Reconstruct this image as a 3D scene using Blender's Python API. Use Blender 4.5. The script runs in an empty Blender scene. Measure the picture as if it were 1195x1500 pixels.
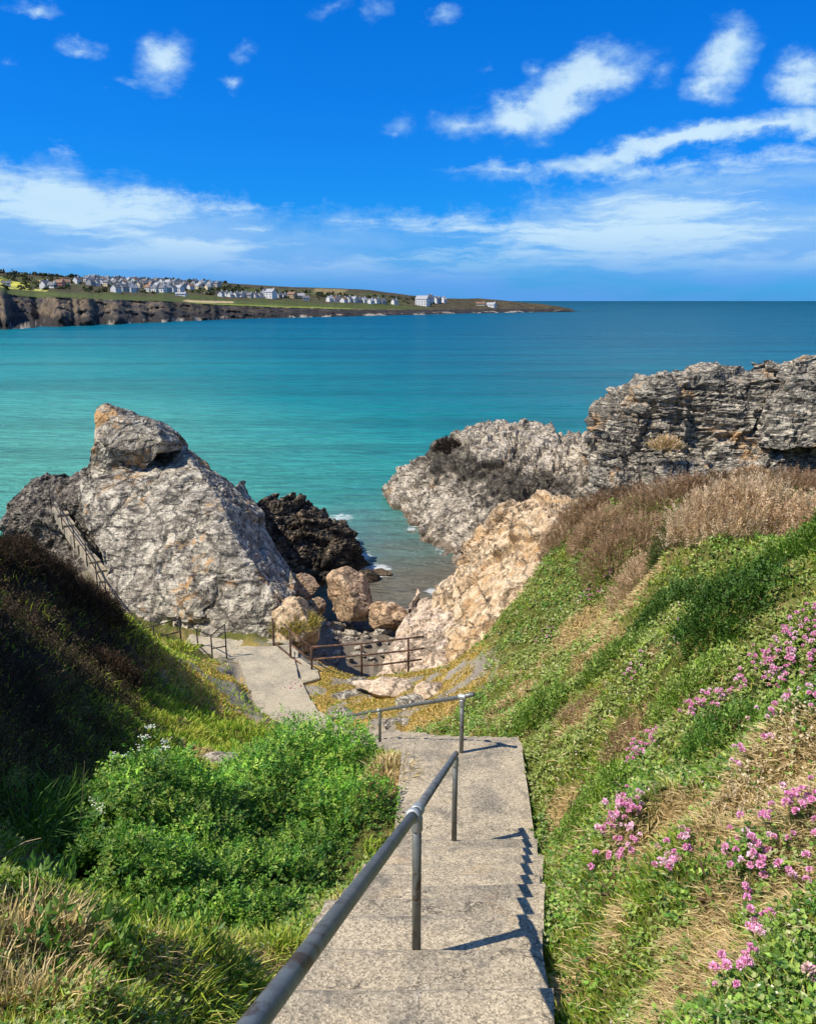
import bpy, math, random
import numpy as np

scene = bpy.context.scene
COL = scene.collection
random.seed(7)
RNG = np.random.default_rng(11)
EYE = np.array([0.0, 0.0, 14.0])
TILT = math.radians(14.8)
FPX = 1172.0            # focal length in pixels of the 1195 px wide photograph

# ------------------------------------------------------------------ camera
cd = bpy.data.cameras.new('camera')
cd.sensor_fit = 'HORIZONTAL'
cd.sensor_width = 36.0
cd.lens = 36.0 * FPX / 1195.0
cd.clip_start = 0.05
cd.clip_end = 200000.0
cam = bpy.data.objects.new('camera', cd)
COL.objects.link(cam)
cam.location = EYE
cam.rotation_euler = (math.pi / 2 - TILT, 0, 0)
scene.camera = cam

# ------------------------------------------------------------------ exposure
scene.view_settings.view_transform = 'Standard'
scene.view_settings.look = 'None'
scene.view_settings.exposure = 0.4
scene.view_settings.gamma = 1.0
scene.view_settings.use_curve_mapping = False
scene.cycles.max_bounces = 6
scene.cycles.transparent_max_bounces = 6
scene.cycles.use_denoising = True

# ------------------------------------------------------------------ sun (from the left, a little behind the camera)
SUN_EL = math.radians(54.0)
SUN_AZ = math.radians(-108.0)       # measured from +Y towards +X
sun_dir = np.array([math.sin(SUN_AZ) * math.cos(SUN_EL), math.cos(SUN_AZ) * math.cos(SUN_EL), math.sin(SUN_EL)])
sl = bpy.data.lights.new('sun', 'SUN')
sl.energy = 5.0
sl.angle = math.radians(0.53)
sl.color = (1.0, 0.92, 0.78)
sun = bpy.data.objects.new('sun', sl)
COL.objects.link(sun)
sun.rotation_euler = (math.pi / 2 - SUN_EL, 0, -SUN_AZ + math.pi)
sun.location = (-30, 0, 60)


# ------------------------------------------------------------------ node helpers
class NT:
    """small wrapper that adds and links shader nodes"""
    def __init__(self, tree):
        self.t = tree
        self.n = tree.nodes
        self.l = tree.links

    def node(self, kind, **kw):
        nd = self.n.new(kind)
        for k, v in kw.items():
            setattr(nd, k, v)
        return nd

    def put(self, sock, val):
        if hasattr(val, 'is_linked') or isinstance(val, bpy.types.NodeSocket):
            self.l.new(val, sock)
        elif val is not None:
            if sock.type == 'RGBA' and len(val) == 3:
                val = (*val, 1.0)
            sock.default_value = val

    def math(self, op, a, b=None, c=None, clamp=False):
        nd = self.node('ShaderNodeMath', operation=op, use_clamp=clamp)
        self.put(nd.inputs[0], a)
        if b is not None: self.put(nd.inputs[1], b)
        if c is not None: self.put(nd.inputs[2], c)
        return nd.outputs[0]

    def vmath(self, op, a, b=None, scale=None):
        nd = self.node('ShaderNodeVectorMath', operation=op)
        self.put(nd.inputs[0], a)
        if b is not None: self.put(nd.inputs[1], b)
        if scale is not None: self.put(nd.inputs['Scale'], scale)
        return nd.outputs['Value'] if op in ('LENGTH', 'DOT_PRODUCT', 'DISTANCE') else nd.outputs[0]

    def mix(self, f, a, b, blend='MIX'):
        nd = self.node('ShaderNodeMix', data_type='RGBA', blend_type=blend)
        self.put(nd.inputs[0], f)
        self.put(nd.inputs[6], a)
        self.put(nd.inputs[7], b)
        return nd.outputs[2]

    def ramp(self, v, lo, hi, a=0.0, b=1.0):
        nd = self.node('ShaderNodeMapRange', interpolation_type='SMOOTHSTEP')
        self.put(nd.inputs[0], v)
        for i, q in enumerate((lo, hi, a, b)):
            self.put(nd.inputs[i + 1], q)
        return nd.outputs[0]

    def lin(self, v, lo, hi, a=0.0, b=1.0):
        nd = self.node('ShaderNodeMapRange')
        self.put(nd.inputs[0], v)
        for i, q in enumerate((lo, hi, a, b)):
            self.put(nd.inputs[i + 1], q)
        return nd.outputs[0]

    def noise(self, vec, scale, detail=4, rough=0.55, dist=0.0, col=False):
        nd = self.node('ShaderNodeTexNoise')
        if vec is not None: self.put(nd.inputs['Vector'], vec)
        nd.inputs['Scale'].default_value = scale
        nd.inputs['Detail'].default_value = detail
        nd.inputs['Roughness'].default_value = rough
        nd.inputs['Distortion'].default_value = dist
        return nd.outputs[1 if col else 0]

    def voro(self, vec, scale, feature='F1', out=0, rnd=1.0):
        nd = self.node('ShaderNodeTexVoronoi', feature=feature)
        if vec is not None: self.put(nd.inputs['Vector'], vec)
        nd.inputs['Scale'].default_value = scale
        nd.inputs['Randomness'].default_value = rnd
        return nd.outputs[out]

    def mapping(self, vec, loc=(0, 0, 0), rot=(0, 0, 0), scale=(1, 1, 1), kind='POINT'):
        nd = self.node('ShaderNodeMapping', vector_type=kind)
        self.put(nd.inputs['Vector'], vec)
        nd.inputs['Location'].default_value = loc
        nd.inputs['Rotation'].default_value = rot
        nd.inputs['Scale'].default_value = scale
        return nd.outputs[0]

    def sep(self, vec):
        nd = self.node('ShaderNodeSeparateXYZ')
        self.put(nd.inputs[0], vec)
        return nd.outputs

    def comb(self, x, y, z):
        nd = self.node('ShaderNodeCombineXYZ')
        for i, q in enumerate((x, y, z)):
            self.put(nd.inputs[i], q)
        return nd.outputs[0]

    def bump(self, height, strength, distance, normal=None):
        nd = self.node('ShaderNodeBump')
        nd.inputs['Strength'].default_value = strength
        nd.inputs['Distance'].default_value = distance
        self.put(nd.inputs['Height'], height)
        if normal is not None: self.put(nd.inputs['Normal'], normal)
        return nd.outputs[0]


def ray(px, py):
    """direction of a photograph pixel from the eye"""
    u = (px - 597.5) / FPX
    v = (750.0 - py) / FPX
    return np.array([u, math.cos(TILT) + v * math.sin(TILT), -math.sin(TILT) + v * math.cos(TILT)])


def P(px, py, Y):
    """world point seen at that pixel at ground distance Y"""
    d = ray(px, py)
    return EYE + d * (Y / d[1])


def PZ(px, py, z):
    d = ray(px, py)
    return EYE + d * ((z - EYE[2]) / d[2])


def azel(px, py):
    d = ray(px, py)
    return math.atan2(d[0], d[1]), math.atan2(d[2], math.hypot(d[0], d[1]))


# ------------------------------------------------------------------ world: Nishita sky with clouds by direction
world = bpy.data.worlds.new('World')
scene.world = world
world.use_nodes = True
world.node_tree.nodes.clear()
W = NT(world.node_tree)
sky = W.node('ShaderNodeTexSky', sky_type='NISHITA')
sky.sun_disc = False
sky.sun_elevation = SUN_EL
sky.sun_rotation = SUN_AZ
sky.altitude = 10
sky.air_density = 1.0
sky.dust_density = 0.3
sky.ozone_density = 3.0
dirv = W.node('ShaderNodeTexCoord').outputs['Generated']
dx, dy, dz = W.sep(dirv)
az = W.math('ARCTAN2', dx, dy)
el = W.math('ARCSINE', dz)
SKY_STRENGTH = 0.075
# deep polarised blue, paler towards the sea
tint = W.mix(W.lin(el, 0.0, 0.42), (0.06, 0.60, 1.42), (0.0, 0.72, 1.80))
skycol = W.mix(1.0, sky.outputs[0], tint, 'MULTIPLY')
ae = W.comb(az, el, 0.0)
warp = W.noise(W.mapping(ae, scale=(1, 1.6, 1)), 9.0, 7, 0.6, col=True)
warp = W.vmath('SCALE', W.vmath('SUBTRACT', warp, (0.5, 0.5, 0.5)), scale=0.085)
aew = W.vmath('ADD', ae, warp)
fine = W.noise(W.mapping(ae, scale=(1, 1.7, 1)), 22.0, 9, 0.66)

CLOUDS = [  # px, py, half width, half height, turn in degrees, weight
    (835, 128, 100, 46, 24, 1.0), (760, 160, 70, 32, 10, .85), (690, 172, 60, 26, 5, .6), (583, 180, 26, 30, 30, .45),
    (1060, 82, 50, 62, -38, .85), (1030, 110, 44, 28, 20, .7), (1180, 120, 46, 42, 10, .75), (955, 98, 26, 26, 0, .4),
    (790, 90, 22, 22, 0, .4), (706, 103, 16, 12, 0, .32), (238, 88, 44, 40, 25, .66), (192, 120, 34, 12, 6, .4),
    (117, 70, 40, 19, 0, .62), (366, 66, 26, 26, -25, .42), (345, 106, 18, 11, 0, .34), (645, 24, 34, 20, 16, .5),
    (550, 12, 26, 28, 20, .45), (40, 4, 40, 14, 0, .5), (478, 10, 40, 14, 10, .3), (575, 200, 16, 14, 0, .3),
    (160, 151, 12, 8, 0, .3), (18, 90, 14, 10, 0, .25),
    (1010, 207, 320, 22, 6, .9), (1130, 190, 180, 22, 3, .85), (760, 238, 120, 11, 4, .55),
]
dens = None
for (px, py, rx, ry, turn, wgt) in CLOUDS:
    a0, e0 = azel(px, py)
    a1, e1 = azel(px + 1, py)
    a2, e2 = azel(px, py - 1)
    sx = rx * (a1 - a0) * 1.4
    sy = ry * (e2 - e0) * 1.4
    q = W.mapping(aew, loc=(a0, e0, 0), rot=(0, 0, math.radians(turn)), scale=(sx, sy, 1), kind='TEXTURE')
    b = W.math('MULTIPLY', W.math('SUBTRACT', 1.0, W.vmath('LENGTH', q), clamp=True), wgt)
    dens = b if dens is None else W.math('MAXIMUM', dens, b)
# unseen clouds outside the view, added more thickly to whiten the blue fill light
outside = W.ramp(W.math('ABSOLUTE', az), 0.55, 0.75)
gen = W.ramp(W.noise(W.mapping(aew, scale=(1, 1.8, 1)), 3.2, 3, 0.5), 0.46, 0.66)
dens = W.math('MAXIMUM', dens, W.math('MULTIPLY', W.math('MULTIPLY', gen, outside), 0.9))
cum = W.math('ADD', dens, W.math('MULTIPLY', W.math('SUBTRACT', fine, 0.55), 1.0))
cum = W.math('MULTIPLY', W.ramp(cum, 0.02, 0.70), W.ramp(dens, 0.0, 0.26))
# the long streaks over the horizon
aes = W.vmath('ADD', ae, W.vmath('SCALE', warp, scale=0.35))
s1 = W.noise(W.mapping(aes, loc=(0.3, 0.1, 0), rot=(0, 0, 0.05), scale=(1.0, 6.0, 1)), 3.2, 6, 0.52)
s2 = W.noise(W.mapping(aes, loc=(3.1, 0.7, 0), rot=(0, 0, -0.05), scale=(1.0, 8.0, 1)), 3.4, 9, 0.62)
top = W.math('ADD', 0.100, W.math('MULTIPLY', W.math('SUBTRACT', W.noise(W.mapping(ae, scale=(1, 0, 1)), 3.2, 3, 0.5), 0.5), 0.05))
leftlift = W.ramp(az, -0.10, -0.46, 0.0, 0.045)
rightlift = W.ramp(az, 0.05, 0.34, 0.0, 0.050)
top = W.math('ADD', top, W.math('ADD', leftlift, rightlift))
top = W.math('ADD', top, W.math('MULTIPLY', W.math('SUBTRACT', fine, 0.5), 0.09))
band = W.ramp(W.math('SUBTRACT', top, el), -0.012, 0.030)
veil = W.math('MULTIPLY', band, W.ramp(s1, 0.32, 0.58, 0.35, 1.0))
lowfade = W.ramp(el, 0.015, 0.085)
bright = W.math('MULTIPLY', W.math('MULTIPLY', band, W.math('ADD', W.ramp(s2, 0.45, 0.60), W.ramp(az, -0.05, -0.45, 0.0, 0.15), clamp=True)), lowfade)
pale_low = W.ramp(el, 0.0, 0.09)
K = 1.32 * SKY_STRENGTH
VEIL = W.mix(pale_low, tuple(c / K for c in (0.115, 0.36, 0.86)), tuple(c / K for c in (0.27, 0.54, 0.93)))
WHITE = tuple(c / K for c in (0.66, 0.87, 1.0))
GREY = tuple(c / K for c in (0.36, 0.62, 0.94))
c1 = W.mix(W.math('MULTIPLY', veil, 0.9), skycol, VEIL)
c2 = W.mix(W.math('MULTIPLY', bright, 0.85), c1, tuple(c / K for c in (0.62, 0.84, 0.99)))
lump = W.noise(W.mapping(aew, loc=(0.7, 0.35, 0), scale=(1, 1.5, 1)), 13.0, 6, 0.6)
ccol = W.mix(W.math('MULTIPLY', W.ramp(cum, 0.25, 1.0), W.ramp(W.math('ADD', lump, W.math('MULTIPLY', dens, 0.25)), 0.42, 0.70)), GREY, WHITE)
c3 = W.mix(W.math('MULTIPLY', cum, 0.90), c2, ccol)
bg = W.node('ShaderNodeBackground')
W.put(bg.inputs[0], c3)
bg.inputs[1].default_value = SKY_STRENGTH
W.l.new(bg.outputs[0], W.node('ShaderNodeOutputWorld').inputs[0])


# ------------------------------------------------------------------ numpy noise
def _hash(ix, iy, iz, seed):
    h = (ix.astype(np.int64) * 374761393 + iy.astype(np.int64) * 668265263 + iz.astype(np.int64) * 2147483647 + seed * 974711) & 0xFFFFFFFF
    h = ((h ^ (h >> 13)) * 1274126177) & 0xFFFFFFFF
    h = ((h ^ (h >> 16)) * 2246822519) & 0xFFFFFFFF
    h = h ^ (h >> 15)
    return (h & 0xFFFFFF).astype(np.float64) / float(0xFFFFFF)


def vnoise(p, seed=0):
    i = np.floor(p).astype(np.int64)
    f = p - i
    f = f * f * f * (f * (f * 6 - 15) + 10)
    out = np.zeros(len(p))
    for a in (0, 1):
        wa = f[:, 0] if a else 1 - f[:, 0]
        for b in (0, 1):
            wb = f[:, 1] if b else 1 - f[:, 1]
            for c in (0, 1):
                wc = f[:, 2] if c else 1 - f[:, 2]
                out += wa * wb * wc * _hash(i[:, 0] + a, i[:, 1] + b, i[:, 2] + c, seed)
    return out * 2 - 1


def fbm(p, octaves=5, gain=0.5, lac=2.03, seed=0):
    out = np.zeros(len(p))
    amp = 1.0
    tot = 0.0
    q = np.array(p, dtype=np.float64)
    for o in range(octaves):
        out += amp * vnoise(q, seed + o * 17)
        tot += amp
        amp *= gain
        q = q * lac + 11.3
    return out / tot


def ridged(p, octaves=4, gain=0.5, seed=0):
    out = np.zeros(len(p))
    amp = 1.0
    q = np.array(p, dtype=np.float64)
    for o in range(octaves):
        out += amp * (1 - 2 * np.abs(vnoise(q, seed + o * 17)))
        amp *= gain
        q = q * 2.1 + 5.7
    return out


def worley(p, seed=0):
    """nearest-cell distance, second distance, per-cell random numbers and the offset to the cell point"""
    base = np.floor(p).astype(np.int64)
    n = len(p)
    f1 = np.full(n, 9.0); f2 = np.full(n, 9.0)
    off = np.zeros((n, 3)); cid = np.zeros((n, 3), dtype=np.int64)
    for a in (-1, 0, 1):
        for b in (-1, 0, 1):
            for c in (-1, 0, 1):
                ci = base + np.array([a, b, c])
                q = np.stack([ci[:, k] + _hash(ci[:, 0], ci[:, 1], ci[:, 2], seed + 31 * k) for k in range(3)], 1)
                d = p - q
                r = np.sqrt((d * d).sum(1))
                m = r < f1
                f2 = np.where(m, f1, np.minimum(f2, r))
                f1 = np.where(m, r, f1)
                off[m] = d[m]
                cid[m] = ci[m]
    rnd = np.stack([_hash(cid[:, 0], cid[:, 1], cid[:, 2], seed + 101 + 13 * k) for k in range(4)], 1)
    return f1, f2, off, rnd


def facet(p, seed=0, step=0.5):
    """blocky broken-rock relief: every cell gets its own tilted plane and height"""
    f1, f2, off, rnd = worley(p, seed)
    tilt = (rnd[:, :3] * 2 - 1)
    h = (off * tilt).sum(1) + (rnd[:, 3] * 2 - 1) * step
    edge = np.clip((f2 - f1) / 0.09, 0, 1)
    return h * (0.6 + 0.4 * edge) - 0.35 * (1 - edge)


def sstep(x, a, b):
    t = np.clip((x - a) / (b - a), 0, 1)
    return t * t * (3 - 2 * t)


# ------------------------------------------------------------------ mesh helpers
def tag(o, label=None, cat=None, group=None, kind=None):
    if label: o['label'] = label
    if cat: o['category'] = cat
    if group: o['group'] = group
    if kind: o['kind'] = kind
    return o


def np_mesh(name, verts, quads=None, tris=None, smooth=False, cols=None, mats=None, midx=None):
    me = bpy.data.meshes.new(name)
    verts = np.asarray(verts, dtype=np.float32)
    nq = 0 if quads is None else len(quads)
    nt = 0 if tris is None else len(tris)
    me.vertices.add(len(verts))
    me.vertices.foreach_set('co', verts.ravel())
    loops = []
    if nq: loops.append(np.asarray(quads, dtype=np.int32).ravel())
    if nt: loops.append(np.asarray(tris, dtype=np.int32).ravel())
    loops = np.concatenate(loops)
    me.loops.add(len(loops))
    me.loops.foreach_set('vertex_index', loops)
    me.polygons.add(nq + nt)
    start = np.concatenate([np.arange(nq) * 4, nq * 4 + np.arange(nt) * 3]).astype(np.int32)
    me.polygons.foreach_set('loop_start', start)
    if midx is not None:
        me.polygons.foreach_set('material_index', np.asarray(midx, dtype=np.int32))
    if mats:
        for m in mats: me.materials.append(m)
    me.update(calc_edges=True)
    me.validate()
    me.polygons.foreach_set('use_smooth', np.full(len(me.polygons), bool(smooth)))
    if cols is not None:
        at = me.color_attributes.new('tone', 'FLOAT_COLOR', 'POINT')
        c = np.ones((len(verts), 4), dtype=np.float32)
        c[:, :3] = cols
        at.data.foreach_set('color', c.ravel())
    return me


def link(name, me, mat=None, parent=None, loc=None):
    o = bpy.data.objects.new(name, me)
    COL.objects.link(o)
    if mat is not None and me is not None and len(me.materials) == 0:
        me.materials.append(mat)
    if parent is not None: o.parent = parent
    if loc is not None: o.location = loc
    return o


def empty(name, loc=(0, 0, 0)):
    o = bpy.data.objects.new(name, None)
    o.empty_display_size = 0.2
    COL.objects.link(o)
    o.location = loc
    return o


def grid_quads(nr, nc, flip=False):
    i = np.arange(nr - 1)[:, None] * nc + np.arange(nc - 1)[None, :]
    q = np.stack([i, i + 1, i + nc + 1, i + nc], -1).reshape(-1, 4)
    return q[:, ::-1] if flip else q


class Geo:
    """collects tubes and boxes into one mesh"""
    def __init__(self):
        self.v = []; self.q = []; self.t = []; self.n = 0

    def add(self, v, q=(), t=()):
        v = np.asarray(v, dtype=np.float64)
        self.v.append(v)
        for f in q: self.q.append([k + self.n for k in f])
        for f in t: self.t.append([k + self.n for k in f])
        self.n += len(v)
        return self

    def tube(self, pts, r, seg=12, caps=True):
        pts = [np.asarray(p, dtype=float) for p in pts]
        rr = r if hasattr(r, '__len__') else [r] * len(pts)
        vs = []
        for i, p in enumerate(pts):
            a = pts[max(i - 1, 0)]; b = pts[min(i + 1, len(pts) - 1)]
            d = (b - a) / (np.linalg.norm(b - a) + 1e-12)
            up = np.array([0, 0, 1.0]) if abs(d[2]) < 0.95 else np.array([1.0, 0, 0])
            s = np.cross(d, up); s /= np.linalg.norm(s)
            u = np.cross(s, d)
            for k in range(seg):
                th = 2 * math.pi * k / seg
                vs.append(p + rr[i] * (math.cos(th) * s + math.sin(th) * u))
        q = []
        for i in range(len(pts) - 1):
            for k in range(seg):
                k2 = (k + 1) % seg
                q.append((i * seg + k, i * seg + k2, (i + 1) * seg + k2, (i + 1) * seg + k))
        t = []
        if caps:
            n0 = len(vs); vs.append(pts[0]); vs.append(pts[-1])
            L = (len(pts) - 1) * seg
            for k in range(seg):
                k2 = (k + 1) % seg
                t.append((n0, k2, k)); t.append((n0 + 1, L + k, L + k2))
        return self.add(vs, q, t)

    def box(self, c, s, rz=0.0):
        c = np.asarray(c, float); hx, hy, hz = s[0] / 2, s[1] / 2, s[2] / 2
        cs, sn = math.cos(rz), math.sin(rz)
        v = []
        for z in (-hz, hz):
            for (x, y) in ((-hx, -hy), (hx, -hy), (hx, hy), (-hx, hy)):
                v.append(c + np.array([x * cs - y * sn, x * sn + y * cs, z]))
        return self.add(v, [(3, 2, 1, 0), (4, 5, 6, 7), (0, 1, 5, 4), (1, 2, 6, 5), (2, 3, 7, 6), (3, 0, 4, 7)])

    def mesh(self, name, smooth=False):
        return np_mesh(name, np.concatenate(self.v), self.q or None, self.t or None, smooth)


def new_mat(name):
    m = bpy.data.materials.new(name)
    m.use_nodes = True
    m.node_tree.nodes.clear()
    t = NT(m.node_tree)
    out = t.node('ShaderNodeOutputMaterial')
    bs = t.node('ShaderNodeBsdfPrincipled')
    t.l.new(bs.outputs[0], out.inputs[0])
    t.out = out
    t.bs = bs
    t.pos = t.node('ShaderNodeNewGeometry').outputs['Position']
    return m, t


# ------------------------------------------------------------------ materials
def mat_attr(name, rough=0.85, trans=0.0, noise_amt=0.25, noise_scale=30.0, spec=0.2, bump=None):
    """colour from the mesh's own colour attribute with a little grain; optional leaf translucency"""
    m, t = new_mat(name)
    at = t.node('ShaderNodeAttribute', attribute_name='tone')
    c = at.outputs['Color']
    if noise_amt:
        n = t.noise(t.pos, noise_scale, 3, 0.6)
        f = t.lin(n, 0.2, 0.8, 1 - noise_amt, 1 + noise_amt)
        c = t.vmath('SCALE', c, scale=f)
    t.put(t.bs.inputs['Base Color'], c)
    t.bs.inputs['Roughness'].default_value = rough
    t.bs.inputs['Specular IOR Level'].default_value = spec
    if bump:
        h = t.noise(t.pos, bump[0], 6, 0.65)
        t.put(t.bs.inputs['Normal'], t.bump(h, bump[1], bump[2]))
    if trans:
        tr = t.node('ShaderNodeBsdfTranslucent')
        t.put(tr.inputs[0], t.vmath('MULTIPLY', c, (1.15, 1.3, 0.55)))
        mx = t.node('ShaderNodeMixShader')
        mx.inputs[0].default_value = trans
        t.l.new(t.bs.outputs[0], mx.inputs[1])
        t.l.new(tr.outputs[0], mx.inputs[2])
        t.l.new(mx.outputs[0], t.out.inputs[0])
    return m


def mat_rock(name, base, pale, dark, rust, scale=1.0, strata=(0.3, 0.2, 0.0), squash=4.0, rust_at=0.62, weed=None, pale_at=0.5, dark_at=0.55, contrast=1.0):
    """weathered lichen-spotted schist; weed = (low, high, strength) heights of a black seaweed and lichen zone above the sea"""
    m, t = new_mat(name)
    p = t.pos
    st = t.mapping(p, rot=strata, scale=(1.0, 1.0, squash))
    grain = t.noise(st, 4.0 * scale, 10, 0.74, 0.3)
    big = t.noise(p, 0.55 * scale, 5, 0.6, 0.3)
    mid = t.noise(p, 1.5 * scale, 9, 0.72, 0.3)
    spots = t.noise(p, 5.5 * scale, 8, 0.75, 0.2)
    vein = t.noise(st, 1.6 * scale, 10, 0.76, 0.8)
    c = t.mix(t.ramp(grain, 0.40, 0.60), tuple(k * (1 - 0.55 * contrast) for k in base), tuple(min(1, k * (1 + 0.45 * contrast)) for k in base))
    c = t.mix(t.math('MULTIPLY', t.ramp(mid, pale_at, pale_at + 0.07), 0.9), c, pale)
    c = t.mix(t.math('MULTIPLY', t.ramp(spots, 0.53, 0.58), 0.7), c, tuple(min(1, k * 1.15) for k in pale))
    c = t.mix(t.math('MULTIPLY', t.ramp(grain, 0.47, 0.40), 0.65), c, tuple(k * 0.45 for k in base))
    c = t.mix(t.math('MULTIPLY', t.ramp(vein, dark_at, dark_at + 0.05), 0.9), c, dark)
    cw = t.vmath('ADD', t.mapping(p, rot=(strata[1] + 0.4, strata[0], 0.5), scale=(1.0, 0.24, 1.3)), t.vmath('SCALE', t.noise(p, 1.1, 7, 0.68, col=True), scale=1.1))
    crack = t.voro(cw, 0.9 * scale, 'DISTANCE_TO_EDGE')
    cmask = t.ramp(t.noise(p, 0.8, 5, 0.65, 0.5), 0.46, 0.60)
    c = t.mix(t.math('MULTIPLY', t.ramp(crack, 0.035, 0.004, 0.0, 0.8), cmask), c, dark)
    r = t.math('ADD', t.math('MULTIPLY', big, 0.6), t.math('MULTIPLY', t.noise(p, 3.1 * scale, 8, 0.75), 0.4))
    c = t.mix(t.math('MULTIPLY', t.ramp(r, rust_at, rust_at + 0.07), 0.85), c, rust)
    speck = t.noise(p, 26.0 * scale, 5, 0.8)
    c = t.vmath('SCALE', c, scale=t.lin(speck, 0.3, 0.7, 0.5, 1.5))
    if weed:
        z = t.sep(p)[2]
        zz = t.math('ADD', z, t.math('MULTIPLY', t.math('SUBTRACT', t.noise(p, 0.8, 6, 0.68), 0.5), 3.4))
        wz = t.math('MULTIPLY', t.ramp(zz, weed[0] - 0.3, weed[0] + 0.5), t.ramp(zz, weed[1] + 0.5, weed[1] - 0.3))
        c = t.mix(t.math('MULTIPLY', wz, weed[2]), c, (0.028, 0.023, 0.017))
        c = t.mix(t.ramp(z, 0.45, 0.15, 0.0, 0.75), c, (0.13, 0.09, 0.055))
    t.put(t.bs.inputs['Base Color'], c)
    t.bs.inputs['Roughness'].default_value = 0.9
    t.bs.inputs['Specular IOR Level'].default_value = 0.2
    b1 = t.bump(t.noise(st, 7.0 * scale, 10, 0.70, 0.2), 0.65, 0.07)
    b2 = t.bump(t.ramp(crack, 0.0, 0.05), 0.8, 0.12, b1)
    t.put(t.bs.inputs['Normal'], b2)
    return m


def mat_concrete(name, tone=(0.39, 0.325, 0.23), dark=(0.22, 0.192, 0.148), scale=1.0):
    m, t = new_mat(name)
    p = t.pos
    big = t.noise(p, 1.6, 5, 0.6, 0.4)
    mid = t.noise(p, 7.0, 6, 0.65)
    c = t.mix(t.ramp(big, 0.35, 0.62), dark, tone)
    c = t.mix(t.math('MULTIPLY', t.ramp(mid, 0.52, 0.66), 0.45), c, (0.45, 0.38, 0.27))
    v = t.voro(p, 85 * scale, 'F1', 1)
    vs = t.sep(v)[0]
    f = t.lin(vs, 0, 1, 0.55, 1.45)
    c = t.vmath('SCALE', c, scale=f)
    g = t.noise(p, 240 * scale, 3, 0.7)
    c = t.vmath('SCALE', c, scale=t.lin(g, 0.25, 0.75, 0.6, 1.4))
    spots = t.noise(p, 16.0, 4, 0.7)
    c = t.mix(t.math('MULTIPLY', t.ramp(spots, 0.62, 0.70), 0.7), c, (0.50, 0.46, 0.38))
    lich = t.noise(p, 3.1, 6, 0.7, 0.8)
    c = t.mix(t.math('MULTIPLY', t.ramp(lich, 0.56, 0.66), 0.65), c, (0.13, 0.12, 0.10))
    rustc = t.noise(p, 2.3, 7, 0.72, 0.5)
    c = t.mix(t.math('MULTIPLY', t.ramp(rustc, 0.56, 0.66), 0.35), c, (0.42, 0.30, 0.17))
    ck = t.voro(t.vmath('ADD', p, t.vmath('SCALE', t.noise(p, 2.5, 6, 0.65, col=True), scale=0.5)), 0.45, 'DISTANCE_TO_EDGE')
    c = t.mix(t.math('MULTIPLY', t.ramp(ck, 0.005, 0.001, 0.0, 0.75), t.ramp(mid, 0.42, 0.55)), c, (0.06, 0.052, 0.042))
    t.put(t.bs.inputs['Base Color'], c)
    t.bs.inputs['Roughness'].default_value = 0.92
    t.bs.inputs['Specular IOR Level'].default_value = 0.15
    h = t.math('ADD', t.math('MULTIPLY', t.voro(p, 85 * scale), 0.7), t.noise(p, 30, 5, 0.7))
    t.put(t.bs.inputs['Normal'], t.bump(h, 0.55, 0.012))
    return m


def mat_plain(name, col, rough=0.7, metal=0.0, var=0.12, scale=6.0, spec=0.3, rust=None, rust_at=0.6, bumpd=0.0):
    m, t = new_mat(name)
    n = t.noise(t.pos, scale, 5, 0.65)
    c = t.vmath('SCALE', t.comb(*col), scale=t.lin(n, 0.25, 0.75, 1 - var, 1 + var))
    if rust:
        rn = t.noise(t.pos, scale * 0.7, 7, 0.7, 0.5)
        c = t.mix(t.ramp(rn, rust_at, rust_at + 0.12), c, rust)
    t.put(t.bs.inputs['Base Color'], c)
    t.bs.inputs['Roughness'].default_value = rough
    t.bs.inputs['Metallic'].default_value = metal
    t.bs.inputs['Specular IOR Level'].default_value = spec
    if bumpd:
        t.put(t.bs.inputs['Normal'], t.bump(t.noise(t.pos, scale * 6, 4, 0.7), 0.5, bumpd))
    return m


M = {}
M['concrete'] = mat_concrete('weathered_concrete')
M['concrete_pale'] = mat_concrete('pale_concrete', (0.40, 0.345, 0.245), (0.29, 0.255, 0.19))
M['ground'] = mat_attr('soil_and_turf', 0.95, 0, 0.45, 22.0, 0.1, (14.0, 0.9, 0.08))
M['blade'] = mat_attr('grass_blade', 0.6, 0.32, 0.12, 3.0, 0.25)
M['dryblade'] = mat_attr('dry_blade', 0.8, 0.2, 0.15, 3.0, 0.15)
M['leaf'] = mat_attr('leaf', 0.5, 0.28, 0.15, 2.5, 0.35)
M['twig'] = mat_plain('twig', (0.10, 0.065, 0.035), 0.85, var=0.3, scale=20)
M['stalk'] = mat_plain('green_stalk', (0.10, 0.17, 0.04), 0.7, var=0.2, scale=20)
M['pipe'] = mat_plain('galvanised_pipe', (0.19, 0.20, 0.19), 0.50, 0.55, 0.35, 9.0, 0.5, rust=(0.095, 0.062, 0.042), rust_at=0.53, bumpd=0.004)
M['fitting'] = mat_plain('galvanised_fitting', (0.40, 0.42, 0.40), 0.5, 0.5, 0.25, 14.0, 0.5, bumpd=0.003)
M['rusty'] = mat_plain('rusty_pipe', (0.085, 0.05, 0.035), 0.8, 0.2, 0.4, 5.0, 0.3, rust=(0.19, 0.10, 0.06), rust_at=0.5, bumpd=0.004)
M['ironrail'] = mat_plain('dark_iron', (0.035, 0.03, 0.028), 0.75, 0.3, 0.4, 5.0, 0.3, rust=(0.10, 0.06, 0.04), rust_at=0.58)

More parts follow.
